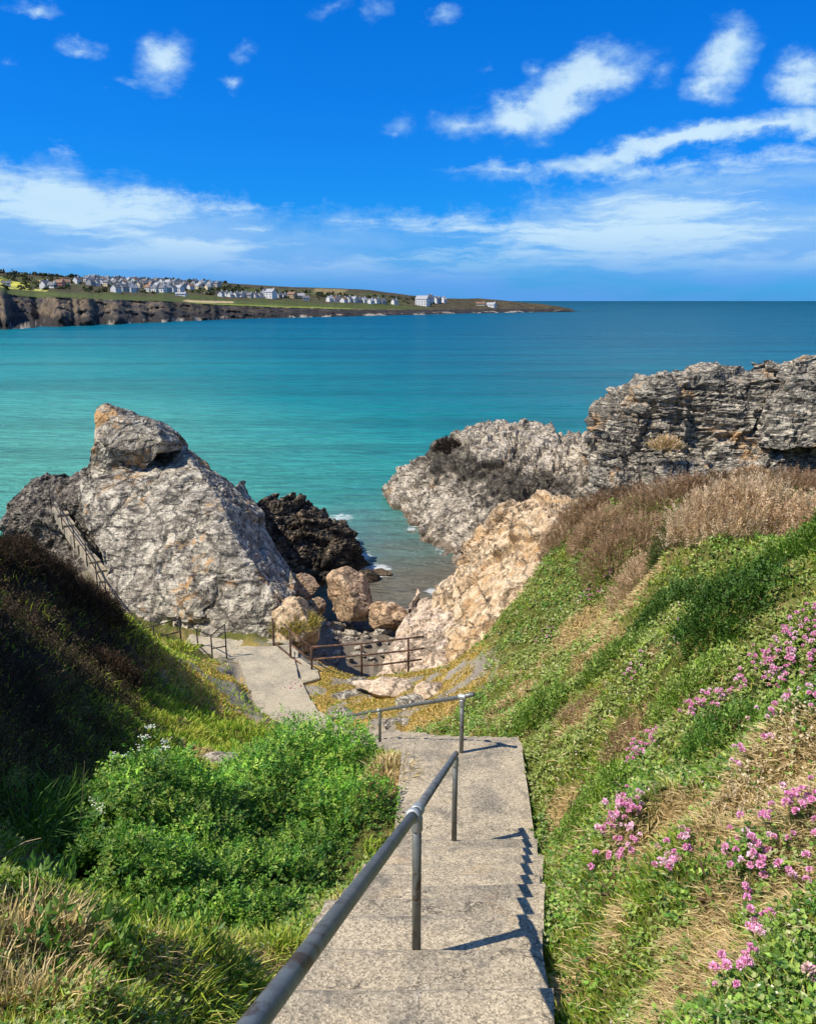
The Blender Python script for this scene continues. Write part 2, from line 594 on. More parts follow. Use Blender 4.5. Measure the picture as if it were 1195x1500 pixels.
M['rock_grey'] = mat_rock('grey_lichen_rock', (0.23, 0.20, 0.155), (0.52, 0.465, 0.36), (0.035, 0.032, 0.03), (0.46, 0.26, 0.10), 0.9, (0.5, 0.75, 0.3), 4.5, 0.545, None, 0.50, 0.53, 0.65)
M['rock_black'] = mat_rock('dark_wet_rock', (0.12, 0.09, 0.06), (0.34, 0.27, 0.19), (0.012, 0.011, 0.010), (0.20, 0.13, 0.075), 1.0, (0.7, 0.3, 0), 3.0, 0.60, (0.2, 1.2, .8), 0.58, 0.47)
M['rock_left'] = mat_rock('grey_brown_rock', (0.135, 0.115, 0.09), (0.36, 0.315, 0.25), (0.025, 0.022, 0.020), (0.26, 0.17, 0.10), 1.0, (0.4, 1.0, 0), 4.0, 0.60, None, 0.53, 0.51)
M['rock_mid'] = mat_rock('pale_foliated_rock', (0.30, 0.255, 0.195), (0.54, 0.465, 0.355), (0.055, 0.045, 0.037), (0.40, 0.25, 0.13), 1.0, (0.5, 0.9, 0.2), 3.5, 0.57, (2.5, 4.0, .85), 0.50, 0.545)
M['rock_cliff'] = mat_rock('layered_grey_rock', (0.26, 0.23, 0.18), (0.58, 0.515, 0.40), (0.035, 0.033, 0.032), (0.50, 0.31, 0.15), 1.0, (0.12, -0.10, 0), 11.0, 0.55, None, 0.52, 0.50)
M['rock_ochre'] = mat_rock('ochre_rock', (0.45, 0.325, 0.195), (0.58, 0.465, 0.315), (0.11, 0.075, 0.045), (0.46, 0.285, 0.13), 1.1, (0.9, 0.4, 0.3), 0.45, 0.52, None, 0.52, 0.58, 0.7)
M['rock_pink'] = mat_rock('buff_rock', (0.44, 0.33, 0.225), (0.62, 0.50, 0.37), (0.16, 0.11, 0.08), (0.40, 0.24, 0.13), 1.2, (0.4, 0.8, 0.1), 2.5, 0.56, None, 0.50, 0.60, 0.7)
M['boulder'] = mat_rock('tan_boulder', (0.38, 0.255, 0.155), (0.56, 0.42, 0.28), (0.08, 0.055, 0.04), (0.34, 0.19, 0.10), 1.3, (0.3, 0.4, 0), 2.0, 0.58, None, 0.52, 0.60, 0.8)
M['stone'] = mat_rock('grey_stone', (0.27, 0.24, 0.19), (0.52, 0.46, 0.37), (0.05, 0.045, 0.04), (0.28, 0.19, 0.12), 1.8, (0.3, 0.4, 0), 2.0, 0.60, None, 0.52, 0.56)


# ------------------------------------------------------------------ steps: line of the flight (Y -> centre, half width) and tread heights
CENTRE = np.array([  # Y, x, half width
    (-3.0, -0.90, 0.86), (0.0, -0.50, 0.76), (3.0, -0.06, 0.755), (4.07, 0.08, 0.77), (7.2, 0.585, 0.765), (8.3, 0.68, 0.775),
    (9.4, 0.72, 0.80), (11.0, 0.42, 0.72), (14.2, -0.25, 0.72), (16.0, -0.95, 0.75), (17.4, -1.75, 0.8), (18.4, -2.6, 0.78), (19.3, -3.25, 0.78),
    (21.0, -3.85, 0.80), (22.4, -4.3, 0.85), (23.4, -4.6, 0.95)])


def centre(y):
    return np.interp(y, CENTRE[:, 0], CENTRE[:, 1]), np.interp(y, CENTRE[:, 0], CENTRE[:, 2])


EDGES = []      # (front edge y, back edge y, tread height), top to bottom
y, z = 4.07, 10.16
up = [(y, z)]
for g, r in [(0.47, 0.18), (0.45, 0.19), (0.42, 0.19)] + [(0.40, 0.19)] * 9:
    y -= g; z += r
    up.append((y, z))
up = up[::-1]
for i, (y, z) in enumerate(up):
    EDGES.append((y, up[i - 1][0] if i else y - 0.6, z))
n1 = 8
for k in range(1, n1 + 1):
    y0 = 4.07 + (7.25 - 4.07) * k / n1
    EDGES.append((y0, EDGES[-1][0], 10.06 - (10.06 - 8.54) * (k - 1) / (n1 - 1)))
EDGES.append((9.35, 7.25, 8.44))                  # landing
n2 = 27
for k in range(1, n2 + 1):
    y0 = 9.35 + (17.6 - 9.35) * k / n2
    EDGES.append((y0, EDGES[-1][0], 8.42 - (8.42 - 3.62) * k / n2))
for k in range(1, 9):
    y0 = 17.6 + 0.73 * k
    EDGES.append((y0, EDGES[-1][0], 3.62 - 0.045 * k))
_ey = np.array([e[0] for e in EDGES]); _ez = np.array([e[2] for e in EDGES])


def stair_z(y):
    """height of the tread at y (step function)"""
    i = np.clip(np.searchsorted(_ey, y, side='left'), 0, len(_ez) - 1)
    return _ez[i]


def stair_line(y):
    return np.interp(y, np.concatenate([[-4], _ey]), np.concatenate([[_ez[0] + 1.0], _ez]))


# ------------------------------------------------------------------ ground surface
CTRL = [P(px, py, Y) for (px, py, Y) in [
    # right bank
    (1195, 1500, 2.2), (1195, 1250, 3.3), (1195, 1000, 5.6), (1195, 805, 8.4), (1000, 1250, 3.9), (1000, 1450, 3.05), (1000, 1000, 7.3),
    (1000, 820, 12.2), (880, 900, 16), (780, 965, 16.5), (705, 1018, 16.2), (850, 1050, 9.6), (850, 1250, 4.6), (870, 1400, 3.5),
    (1195, 880, 7.0), (1000, 900, 9.6), (900, 980, 11.5), (1100, 1100, 5.2), (1100, 880, 9.0), (1100, 815, 12.0), (940, 1150, 5.9),
    (780, 1040, 13.0), (760, 1090, 10.2),
    (1195, 745, 16), (1050, 745, 18), (900, 755, 20), (830, 790, 21), (880, 850, 17.5),
    # left side
    (300, 1480, 3.0), (0, 1480, 2.8), (0, 1300, 4.2), (150, 1450, 3.2), (0, 1180, 6.4), (100, 1170, 8.0), (420, 1400, 4.2),
    (0, 808, 14.5), (60, 836, 15.2), (100, 860, 16), (150, 892, 17.5), (200, 938, 19.5), (250, 968, 20.5), (330, 992, 20.8), (385, 1040, 18.7),
    (300, 1080, 14.8), (240, 1010, 16.5), (190, 1010, 14.5), (50, 950, 11.6), (0, 900, 10.8), (50, 1100, 9.2), (0, 1040, 8.8), (120, 940, 14.6),
    # flat by the railing
    (457, 985, 22), (600, 984, 22.1), (530, 1040, 19.3), (600, 1050, 18.0), (560, 1010, 20.7), (650, 1060, 16.6),
    (330, 962, 23.2), (270, 955, 23.9), (400, 950, 23.6), (430, 975, 22.6),
]]
CTRL += [np.array(p, float) for p in [
    # gully beside the steps
    (-1.75, 5.3, 8.75), (-1.5, 7.5, 7.6), (-1.3, 10, 6.7), (-1.8, 12.5, 5.7), (-2.6, 15.5, 4.6), (-2.6, 7.5, 7.9), (-3.0, 10, 7.0), (-2.6, 5.0, 9.3),
    (-3.4, 18.3, 3.8),
    # left bank out of the frame and behind
    (-6.3, 7, 12.6), (-7.2, 9, 11.8), (-8.2, 11.3, 9.7), (-9.8, 13.5, 8.5), (-10.5, 16, 7.0), (-9.8, 18.5, 5.8), (-5.4, 4, 12.8), (-4.5, 1.5, 13.0), (-9, 4, 14.5), (-12, 9, 14.0),
    (-14, 20, 7.5), (-11, 24, 4.6), (-18, 14, 11), (-22, 26, 2.5), (-16, 30, 0.0), (-30, 10, 10), (-30, 30, -2), (-40, -15, 16), (-11.5, 30, -0.5),
    # along the flight
    (1.0, 3.0, 10.72), (0.95, 4.07, 10.15), (1.5, 7.2, 8.6), (1.6, 9.0, 8.4), (-0.95, 3.2, 10.55), (-0.8, 4.1, 9.95), (-0.3, 7.2, 8.4), (-0.15, 9.2, 8.2),
    (1.35, 11.5, 7.4), (0.75, 14.2, 5.6), (-1.1, 14.2, 5.1), (0.2, 17.0, 4.2), (0.55, 0, 12.2), (-1.4, 0, 12.0),
    # behind the camera and right, up on the headland
    (0, -3, 13.0), (0, -10, 14), (3, 0, 12.9), (4, 4, 12.9), (6, 6, 13.4), (7.5, 10, 11.1), (10, 13, 11.2), (12, 17, 9.4), (9, 2, 14), (20, 5, 14.5),
    (20, 18, 9.8), (25, 28, 8), (40, 0, 16), (40, 30, 8), (15, 24, 8.5), (9, 24, 7.4), (12, 30, 5.8), (20, 36, 5.5), (35, 45, 3), (6, 27, 3.0),
    (9, 33, 3.0), (4.5, 24.5, 5.0), (2.2, 22.5, 3.3), (30, 60, -3), (10, 55, -3), (14, 42, 0.0),
    # cove and sea bed
    (-2.6, 23.6, 2.6), (-1.0, 24.0, 1.6), (1.2, 23.6, 2.2), (-2.0, 25.5, 1.0), (0, 27, 0.7), (-3.2, 28, 1.0), (-3.2, 31, 0.7), (-1, 31, 0.45), (1, 30, 0.3),
    (-4.2, 24.5, 3.1), (-5.5, 25.5, 3.2), (-7.5, 25.2, 3.2), (-9.6, 27.5, 3.3), (-10.6, 30, 3.5), (-13, 34, 3.4), (-1, 34.5, -0.7), (2, 34.5, -0.7), (-6, 34, 0.2), (0, 40, -1.8), (-8, 42, -2), (-20, 45, -3),
    (0, 60, -4), (-30, 60, -4), (50, 70, -4), (-60, 60, -5), (-60, 0, 10), (60, 0, 18), (60, 50, 0), (0, -25, 15), (50, -25, 18), (-50, -25, 16)]]
CTRL = np.array(CTRL)
_S = 0.55


def _phi(d2):
    return np.sqrt(d2 + _S * _S)


_d2 = ((CTRL[:, None, :2] - CTRL[None, :, :2]) ** 2).sum(-1)
_A = np.zeros((len(CTRL) + 3, len(CTRL) + 3))
_A[:len(CTRL), :len(CTRL)] = _phi(_d2) - np.eye(len(CTRL)) * 0.05
_A[:len(CTRL), len(CTRL):] = np.c_[np.ones(len(CTRL)), CTRL[:, :2]]
_A[len(CTRL):, :len(CTRL)] = _A[:len(CTRL), len(CTRL):].T
_W = np.linalg.solve(_A, np.r_[CTRL[:, 2], 0, 0, 0])


def smooth_axis(lo, a, b, hi, step, grow=1.14):
    mid = list(np.arange(a, b + step / 2, step))
    s = step; v = mid[-1]; right = []
    while v < hi:
        s *= grow; v += s; right.append(v)
    s = step; v = mid[0]; left = []
    while v > lo:
        s *= grow; v -= s; left.append(v)
    return np.array(left[::-1] + mid + right)


GX = smooth_axis(-60, -9.5, 7.5, 60, 0.085)
GY = smooth_axis(-25, 1.0, 25.0, 75, 0.095)


def raw_ground(x, y):
    out = np.zeros(len(x))
    for s in range(0, len(x), 20000):
        xs, ys = x[s:s + 20000], y[s:s + 20000]
        d2 = (xs[:, None] - CTRL[None, :, 0]) ** 2 + (ys[:, None] - CTRL[None, :, 1]) ** 2
        out[s:s + 20000] = _phi(d2) @ _W[:len(CTRL)] + _W[-3] + _W[-2] * xs + _W[-1] * ys
    return out


_gx, _gy = np.meshgrid(GX, GY)
_x, _y = _gx.ravel(), _gy.ravel()
_z = raw_ground(_x, _y)
_p = np.stack([_x, _y, np.zeros_like(_x)], 1)
_lump = fbm(_p * 0.9, 4, 0.5, seed=3) * 0.26 + ridged(_p * 1.9, 3, 0.55, seed=9) * 0.11 + fbm(_p * 5.0, 3, 0.6, seed=5) * 0.05
_f1, _f2, _o, _r = worley(np.stack([_x * 1.5, _y * 1.5, _x * 0], 1) + 0.35 * np.stack([fbm(_p * 1.3, 3, 0.5, seed=15), fbm(_p * 1.3, 3, 0.5, seed=16), _x * 0], 1), seed=17)
_hum = np.clip(1 - _f1 * 1.5, 0, 1) ** 1.3 * (0.35 + 0.9 * _r[:, 0])
_lump = _lump + 0.22 * _hum * sstep(_y, 20, 14) * sstep(np.hypot(_x, _y), 1.5, 3.0)
_flat = sstep(np.abs(_y - 21), 4.0, 2.0) * sstep(_x, -6.5, -5.0) * sstep(_x, 2.5, 1.5)
_z = _z + _lump * (1 - 0.75 * _flat)
_c, _h = centre(_y)
_side = np.abs(_x - _c) - _h
_prof = np.minimum(np.minimum(stair_z(_y + 0.13), stair_z(_y)), stair_line(_y)) - 0.10
_wt = sstep(_side, 0.50, 0.02) * sstep(_y, 24.2, 23.4)
_z = _z * (1 - _wt) + np.minimum(_prof, _z + 9) * _wt
# the paved corner in front of the railing
_pad = sstep(_x, -5.4, -5.0) * sstep(_x, -2.35, -2.7) * sstep(_y, 20.9, 21.3) * sstep(_y, 24.0, 23.6)
_z = _z * (1 - _pad) + np.minimum(_z, 3.12) * _pad
GZ = _z.reshape(len(GY), len(GX))


def ground(x, y):
    x = np.asarray(x, float); y = np.asarray(y, float)
    i = np.clip(np.searchsorted(GX, x) - 1, 0, len(GX) - 2)
    j = np.clip(np.searchsorted(GY, y) - 1, 0, len(GY) - 2)
    fx = np.clip((x - GX[i]) / (GX[i + 1] - GX[i]), 0, 1)
    fy = np.clip((y - GY[j]) / (GY[j + 1] - GY[j]), 0, 1)
    return (GZ[j, i] * (1 - fx) * (1 - fy) + GZ[j, i + 1] * fx * (1 - fy) + GZ[j + 1, i] * (1 - fx) * fy + GZ[j + 1, i + 1] * fx * fy)


def gnormal(x, y, e=0.12):
    a = (ground(x + e, y) - ground(x - e, y)) / (2 * e)
    b = (ground(x, y + e) - ground(x, y - e)) / (2 * e)
    n = np.stack([-a, -b, np.ones_like(a)], -1)
    return n / np.linalg.norm(n, axis=-1, keepdims=True)


def hit(px, py, y0=1.6, y1=30.0):
    """where the line of sight through a photograph pixel meets the ground"""
    d = ray(px, py)
    ys = np.arange(y0, y1, 0.03)
    t = ys / d[1]
    x = d[0] * t; z = EYE[2] + d[2] * t
    g = ground(x, ys)
    k = np.argmax(z <= g)
    if z[k] > g[k]: k = len(ys) - 1
    return np.array([x[k], ys[k], g[k]])


# what grows where: dry patches seen in the photograph (pixel, radius in m)
DRY = [(hit(px, py), r) for (px, py, r) in [
    (1060, 1450, .22), (1040, 1400, .16), (1050, 1250, .20), (1060, 1190, .20), (1000, 1200, .16), (950, 1250, .2), (820, 1190, .28), (840, 1170, .2),
    (760, 1040, .45), (850, 1060, .35), (930, 1075, .3), (1100, 1050, .22), (1150, 1130, .38), (1180, 1180, .3), (850, 930, .8), (900, 900, .7),
    (880, 960, .5), (1060, 1330, .2), (830, 1470, .16), (980, 1480, .15), (900, 1370, .15), (1170, 1330, .2), (1090, 1180, .2), (770, 1010, .5), (930, 870, .7), (990, 1390, .12),
    (20, 1370, .22), (30, 1460, .22), (90, 1385, .18), (250, 1420, .2), (400, 1430, .15), (330, 1390, .16), (420, 1340, .12), (570, 1130, .5), (560, 1160, .3),
    (370, 1010, .45), (300, 970, .4), (250, 945, .35), (290, 1110, .3), (480, 1275, .2),
    (530, 1010, .9), (590, 1040, 1.0), (500, 1045, .6), (640, 1040, .7), (480, 985, .5), (545, 1060, .8), (600, 1075, .6)]]


def dryness(x, y):
    """0 = lush, 1 = dead thatch"""
    p = np.stack([x, y, np.zeros_like(x)], 1)
    p[:, 2] = ground(x, y)
    n = fbm(p * 1.5, 4, 0.55, seed=41) + 0.5 * fbm(p * 4.2, 3, 0.6, seed=44)
    w = sstep(n, 0.34, 0.58) * 0.75
    for (c, r) in DRY:
        rr = np.sqrt((x - c[0]) ** 2 + (y - c[1]) ** 2 + (p[:, 2] - c[2]) ** 2) / (r * 1.15 * (1 + 0.9 * n))
        w = np.maximum(w, sstep(rr, 1.15, 0.55))
    return np.clip(w, 0, 1)


_dry = dryness(_x, _y)
_n1 = fbm(_p * 2.2, 4, 0.6, seed=71)
_turf = np.array([0.11, 0.115, 0.030]); _thatch = np.array([0.34, 0.235, 0.105]); _soil = np.array([0.06, 0.042, 0.026])
_tone = _turf[None] * (1 + 0.5 * _n1[:, None]) * (1 - _dry[:, None]) + _thatch[None] * (1 + 0.3 * _n1[:, None]) * _dry[:, None]
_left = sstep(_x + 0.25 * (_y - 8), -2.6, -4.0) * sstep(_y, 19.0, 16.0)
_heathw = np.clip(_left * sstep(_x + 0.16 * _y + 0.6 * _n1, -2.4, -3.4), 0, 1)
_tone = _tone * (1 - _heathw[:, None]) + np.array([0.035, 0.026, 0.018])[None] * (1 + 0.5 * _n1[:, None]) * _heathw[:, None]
# yellow mown turf and bare grey rock on the flat by the railing
_fl = sstep(_y, 15.5, 17.5) * sstep(_y, 24.6, 23.4) * sstep(_x, -6.4, -5.6) * sstep(_x, 2.6, 1.6)
_barer = sstep(fbm(_p * 1.5, 5, 0.6, seed=77), 0.02, 0.12)
_flatc = np.array([0.40, 0.27, 0.085])[None] * (1 + 0.35 * _n1[:, None]) * (1 - _barer[:, None]) + np.array([0.27, 0.235, 0.185])[None] * (1 + 0.3 * _n1[:, None]) * _barer[:, None]
_tone = _tone * (1 - _fl[:, None]) + _flatc * _fl[:, None]
# stony cove floor, sand under water
_cv = sstep(_z, 3.0, 2.2) * sstep(_y, 22.5, 23.5)
_tone = _tone * (1 - _cv[:, None]) + np.array([0.20, 0.165, 0.125])[None] * (1 + 0.5 * _n1[:, None]) * _cv[:, None]
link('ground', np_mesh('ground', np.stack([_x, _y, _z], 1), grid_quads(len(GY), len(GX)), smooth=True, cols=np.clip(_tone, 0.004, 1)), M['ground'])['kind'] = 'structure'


# ------------------------------------------------------------------ concrete steps, landing and lower path
def slab_piece(name, L0, R0, L1, R1, ztop, thick, mat, parent, seed, ncol=7, wob=0.019, noser=0.026):
    """one cast slab: worn front nose, slightly uneven edge. 0 = back edge, 1 = front edge"""
    r = np.random.default_rng(seed)
    L0, R0, L1, R1 = (np.asarray(q, float) for q in (L0, R0, L1, R1))
    v = []
    for i in range(ncol):
        f = i / (ncol - 1)
        a = L0 + (R0 - L0) * f; b = L1 + (R1 - L1) * f
        dd = b - a; ln = np.linalg.norm(dd); dd = dd / ln
        wear = wob * r.normal() * 0.8
        dip = -abs(r.normal()) * wob * 0.35 * (1 - abs(2 * f - 1))
        b = b + dd * wear
        for (s, zz) in ((0, -thick), (0, 0), (ln - noser * 2.0, dip * .4), (ln - noser, dip - noser * 0.18), (ln - noser * 0.25, dip - noser * 0.62), (ln, dip - noser * 1.5), (ln - 0.01, -thick)):
            q = a + dd * s
            v.append((q[0], q[1], ztop + zz))
    nr = 7
    quads = []
    for i in range(ncol - 1):
        for j in range(nr - 1):
            quads.append((i * nr + j, (i + 1) * nr + j, (i + 1) * nr + j + 1, i * nr + j + 1))
    me = np_mesh(name, v, quads, None, False)
    import bmesh
    bm = bmesh.new(); bm.from_mesh(me)
    bm.verts.ensure_lookup_table()
    for i in (0, ncol - 1):
        bm.faces.new([bm.verts[i * nr + j] for j in range(nr)])
    bmesh.ops.recalc_face_normals(bm, faces=bm.faces)
    bm.to_mesh(me); bm.free()
    return link(name, me, mat, parent)


def flight(name, idx, label, cat, part, mat, thick=0.42):
    root = empty(name, (0, 0, 0))
    tag(root, label, cat)
    for k in idx:
        y1, y0, zt = EDGES[k]
        c1, h1 = centre(y1); c0, h0 = centre(y0)
        skew = RNG.normal() * 0.012
        back = 0.03
        w = RNG.normal(size=4) * 0.02
        if part == 'step' and y1 > 9.4:                # the lower flight swings left: tread edges square to its line
            e = 0.01
            ca, _ = centre(y1 + .3); cb, _ = centre(y1 - .3)
            sl = np.clip((ca - cb) / 0.6, -0.9, 0.9)
        else:
            sl = 0.0
        slab_piece(part, (c0 - h0 + w[0], y0 - back + sl * h0), (c0 + h0 + w[1], y0 - back - sl * h0),
                   (c1 - h1 + w[2], y1 + sl * h1 - skew), (c1 + h1 + w[3], y1 - sl * h1 + skew), zt + RNG.normal() * 0.005, thick, mat, root, 100 + k)
    return root


N_up = len(up)
flight('concrete_steps', range(0, N_up + n1), 'worn upper flight of concrete steps running down under the near handrail', 'steps', 'step', M['concrete'])
flight('concrete_landing', [N_up + n1], 'flat concrete landing at the turn between the two flights of steps', 'landing', 'landing_slab', M['concrete'], 0.5)
flight('concrete_steps', range(N_up + n1 + 1, N_up + n1 + 1 + n2), 'lower flight of concrete steps swinging left below the landing', 'steps', 'step', M['concrete'])
pathroot = flight('concrete_path', range(N_up + n1 + 1 + n2, len(EDGES)), 'pale concrete path leading from the lower steps to the foot of the grey rock', 'path', 'path_slab', M['concrete_pale'], 0.3)
# paved corner by the railing and the turn to the left along the rock
slab_piece('path_slab', (-3.85, 23.55), (-2.75, 22.15), (-3.55, 21.0), (-2.6, 21.6), 3.225, 0.3, M['concrete_pale'], pathroot, 900)
slab_piece('path_slab', (-3.9, 24.1), (-3.5, 23.6), (-4.2, 22.8), (-3.35, 22.0), 3.205, 0.3, M['concrete_pale'], pathroot, 905)
slab_piece('path_slab', (-7.3, 24.9), (-5.5, 24.6), (-7.2, 23.1), (-5.3, 22.9), 3.19, 0.3, M['concrete_pale'], pathroot, 901)
slab_piece('path_slab', (-5.55, 24.6), (-3.8, 24.3), (-5.35, 22.7), (-4.0, 22.6), 3.215, 0.3, M['concrete_pale'], pathroot, 902)

# narrow stepped ledge path climbing along the left side of the grey rock
LEDGE = np.array([P(*q) for q in [(232, 957, 24.2), (207, 928, 25.2), (182, 902, 26.2), (162, 866, 28), (147, 832, 30), (126, 803, 32), (104, 773, 35), (84, 738, 38)]])
ledge = empty('rock_path', (0, 0, 0))
tag(ledge, 'narrow concrete ledge path climbing between the grey rock and the darker rock', 'path')
n = 16
tt = np.linspace(0, len(LEDGE) - 1, n + 1)
LP = np.stack([np.interp(tt, np.arange(len(LEDGE)), LEDGE[:, k]) for k in range(3)], 1)
for i in range(n):
    a, b = LP[i], LP[i + 1]
    d = (b - a)[:2]; d /= np.linalg.norm(d); s = np.array([d[1], -d[0]])
    wl = 0.21 + 0.03 * RNG.normal()
    slab_piece('path_slab', b[:2] - s * wl, b[:2] + s * wl, a[:2] - s * wl, a[:2] + s * wl, (a[2] + b[2]) / 2 - 0.08, 0.45, M['concrete'], ledge, 950 + i)


# ------------------------------------------------------------------ sea
def make_sea():
    m, t = new_mat('sea_water')
    p = t.pos
    x, y, z = t.sep(p)
    dist = t.vmath('LENGTH', t.comb(x, y, 0.0))
    n_big = t.noise(t.mapping(p, scale=(0.35, 1.0, 1.0)), 0.012, 5, 0.6, 0.3)
    n_streak = t.noise(t.mapping(p, scale=(0.12, 1.0, 1.0)), 0.05, 5, 0.6, 0.2)
    ld = t.math('LOGARITHM', t.math('MAXIMUM', dist, 1.0), 10.0)
    ld = t.math('ADD', ld, t.math('MULTIPLY', t.math('SUBTRACT', n_big, 0.5), 0.55))
    # open water gets deeper and bluer to the right (seaward), shallower over sand to the left
    lat = t.math('DIVIDE', x, t.math('MAXIMUM', y, 10.0))
    lat = t.math('ADD', lat, t.math('MULTIPLY', t.math('SUBTRACT', n_big, 0.5), 0.25))
    ldx = t.math('ADD', ld, t.math('MULTIPLY', t.ramp(lat, -0.60, 0.20, -0.42, 0.16), 1.0))
    cr = t.node('ShaderNodeValToRGB')
    e = cr.color_ramp.elements
    stops = [(0.30, (0.090, 0.36, 0.27)), (0.36, (0.040, 0.29, 0.24)), (0.41, (0.003, 0.20, 0.19)), (0.47, (0.0, 0.125, 0.15)), (0.54, (0.0, 0.092, 0.135)), (0.80, (0.0, 0.062, 0.095))]
    e[0].position, e[0].color = stops[0][0], (*stops[0][1], 1)
    e[1].position, e[1].color = stops[-1][0], (*stops[-1][1], 1)
    for q, c in stops[1:-1]:
        k = e.new(q); k.color = (*c, 1)
    t.put(cr.inputs[0], t.math('DIVIDE', ldx, 5.0))
    c = cr.outputs[0]
    c = t.mix(t.math('MULTIPLY', t.ramp(n_streak, 0.42, 0.62), 0.7), c, t.vmath('SCALE', c, scale=0.62))
    rip = t.noise(t.mapping(p, rot=(0, 0, 0.12), scale=(0.30, 1.3, 1)), 0.75, 5, 0.7, 0.3)
    c = t.vmath('SCALE', c, scale=t.lin(rip, 0.3, 0.7, 0.70, 1.30))
    # silty water inside the cove
    cx, cy = 2.0, 34.0
    dc = t.vmath('LENGTH', t.comb(t.math('SUBTRACT', x, cx), t.math('MULTIPLY', t.math('SUBTRACT', y, cy), 0.72), 0.0))
    dc = t.math('ADD', dc, t.math('MULTIPLY', t.math('SUBTRACT', t.noise(p, 0.22, 5, 0.65, 0.5), 0.5), 9.0))
    c = t.mix(t.ramp(dc, 21.0, 9.0, 0.0, 0.75), c, (0.105, 0.150, 0.135))
    c = t.mix(t.ramp(dc, 11.5, 3.5, 0.0, 0.95), c, (0.135, 0.120, 0.088))
    # foam where the swell breaks on the rocks
    foam = None
    fn = t.noise(t.mapping(p, scale=(0.7, 1.0, 1.0)), 2.6, 7, 0.72, 0.4)
    for (px, py, rx, ry, wgt) in FOAM:
        q = PZ(px, py, 0.0)
        dd = t.vmath('LENGTH', t.mapping(p, loc=(q[0], q[1], 0), scale=(rx, ry, 1), kind='TEXTURE'))
        b = t.math('MULTIPLY', t.math('SUBTRACT', 1.0, dd, clamp=True), wgt)
        foam = b if foam is None else t.math('MAXIMUM', foam, b)
    fm = t.ramp(t.math('ADD', t.math('MULTIPLY', foam, 0.45), t.math('SUBTRACT', fn, 0.5)), 0.10, 0.24)
    fm = t.math('MULTIPLY', fm, t.ramp(foam, 0.0, 0.25))
    # sparse whitecap flecks further out
    c = t.mix(t.math('MULTIPLY', fm, 0.85), c, (0.62, 0.64, 0.62))
    t.put(t.bs.inputs['Base Color'], c)
    t.bs.inputs['IOR'].default_value = 1.33
    t.put(t.bs.inputs['Roughness'], t.lin(t.math('MINIMUM', ld, 4.0), 1.6, 4.0, 0.16, 0.45))
    t.bs.inputs['Specular IOR Level'].default_value = 0.15
    w1 = t.noise(t.mapping(p, rot=(0, 0, 0.35), scale=(0.55, 1.5, 1)), 0.55, 6, 0.62, 0.5)
    w2 = t.noise(t.mapping(p, rot=(0, 0, -0.25), scale=(0.6, 1.6, 1)), 2.1, 5, 0.62, 0.3)
    w3 = t.noise(t.mapping(p, rot=(0, 0, 0.1), scale=(0.35, 1.4, 1)), 0.085, 5, 0.62, 0.3)
    b = t.bump(w3, 1.0, 3.4)
    b = t.bump(w1, 1.0, 0.85, b)
    b = t.bump(w2, 1.0, 0.13, b)
    t.put(t.bs.inputs['Normal'], b)
    rad = np.concatenate([[2.0], np.geomspace(8, 60000, 46)])
    na = 96
    v = [(0, 30, 0)]
    for r in rad:
        for k in range(na):
            th = 2 * math.pi * k / na
            v.append((r * math.sin(th), 30 + r * math.cos(th), 0))
    q = []; tr = []
    for k in range(na): tr.append((0, 1 + (k + 1) % na, 1 + k))
    for i in range(len(rad) - 1):
        for k in range(na):
            k2 = (k + 1) % na
            q.append((1 + i * na + k, 1 + i * na + k2, 1 + (i + 1) * na + k2, 1 + (i + 1) * na + k))
    o = link('sea', np_mesh('sea', v, q, tr, True), m)
    o['kind'] = 'structure'
    return o


FOAM = [(552, 832, 1.1, 1.0, 1.0), (508, 795, 1.2, 1.6, .9), (500, 758, 1.4, 1.6, .55), (640, 866, 0.9, 0.7, 1.0), (606, 895, 1.6, .5, .6), (530, 815, .8, 1.5, .8),
        (575, 722, 1.2, 2.5, .6), (605, 775, .8, 1.8, .45), (560, 842, .9, .6, .9), (645, 805, .6, 1.5, .4)]
make_sea()


# ------------------------------------------------------------------ headland across the bay
HU = np.linspace(-0.85, 0.232, 900)           # tan of the bearing
_hp = lambda xs, ys: (np.interp(HU, (np.array(xs) - 597.5) / FPX / 0.998, ys))


def _dist_row(row):
    d = ray(597.5, row)
    return -EYE[2] * d[1] / d[2]


SHX = [-420, 0, 60, 130, 230, 330, 440, 520, 620, 700, 760, 810, 828, 836]
SH_ROW = [500, 484, 480, 477, 472.5, 468, 465, 463, 460.5, 458.5, 457.5, 456.8, 456.5, 456.4]
shore = _hp(SHX, [_dist_row(r) for r in SH_ROW])
cl_gap = _hp([-420, 0, 60, 120, 250, 330, 440, 600, 760, 836], [80, 64, 60, 48, 54, 50, 44, 46, 40, 12])
cl_z = _hp([-420, 0, 60, 150, 250, 330, 440, 520, 600, 700, 760, 800, 828, 836], [26, 20, 16.5, 15.0, 13.5, 10.5, 7.5, 5.5, 4.5, 4.0, 4.0, 3.4, 1.6, -2])
rg_gap = _hp([-420, 0, 250, 440, 620, 760, 836], [420, 400, 420, 330, 200, 90, 20])
SKX = [-420, 0, 80, 150, 200, 250, 350, 430, 470, 500, 545, 590, 615, 650, 700, 740, 780, 810, 828, 836]
SK_ROW = [392, 396, 402, 406, 408, 409, 414, 420, 421.5, 422, 424.5, 430.5, 434.5, 436.5, 437, 440, 444, 448.5, 452, 457]
_rr = shore + rg_gap
rg_z = np.array([EYE[2] + ray(597.5, r)[2] / ray(597.5, r)[1] * d for r, d in zip(_hp(SKX, SK_ROW), _rr)])
rg_z = np.maximum(rg_z, cl_z + 0.5)
T = np.concatenate([[-0.5, -0.2], np.linspace(0, 1, 22), 1 + np.linspace(0, 1, 40)[1:], [2.3, 2.8, 3.6]])
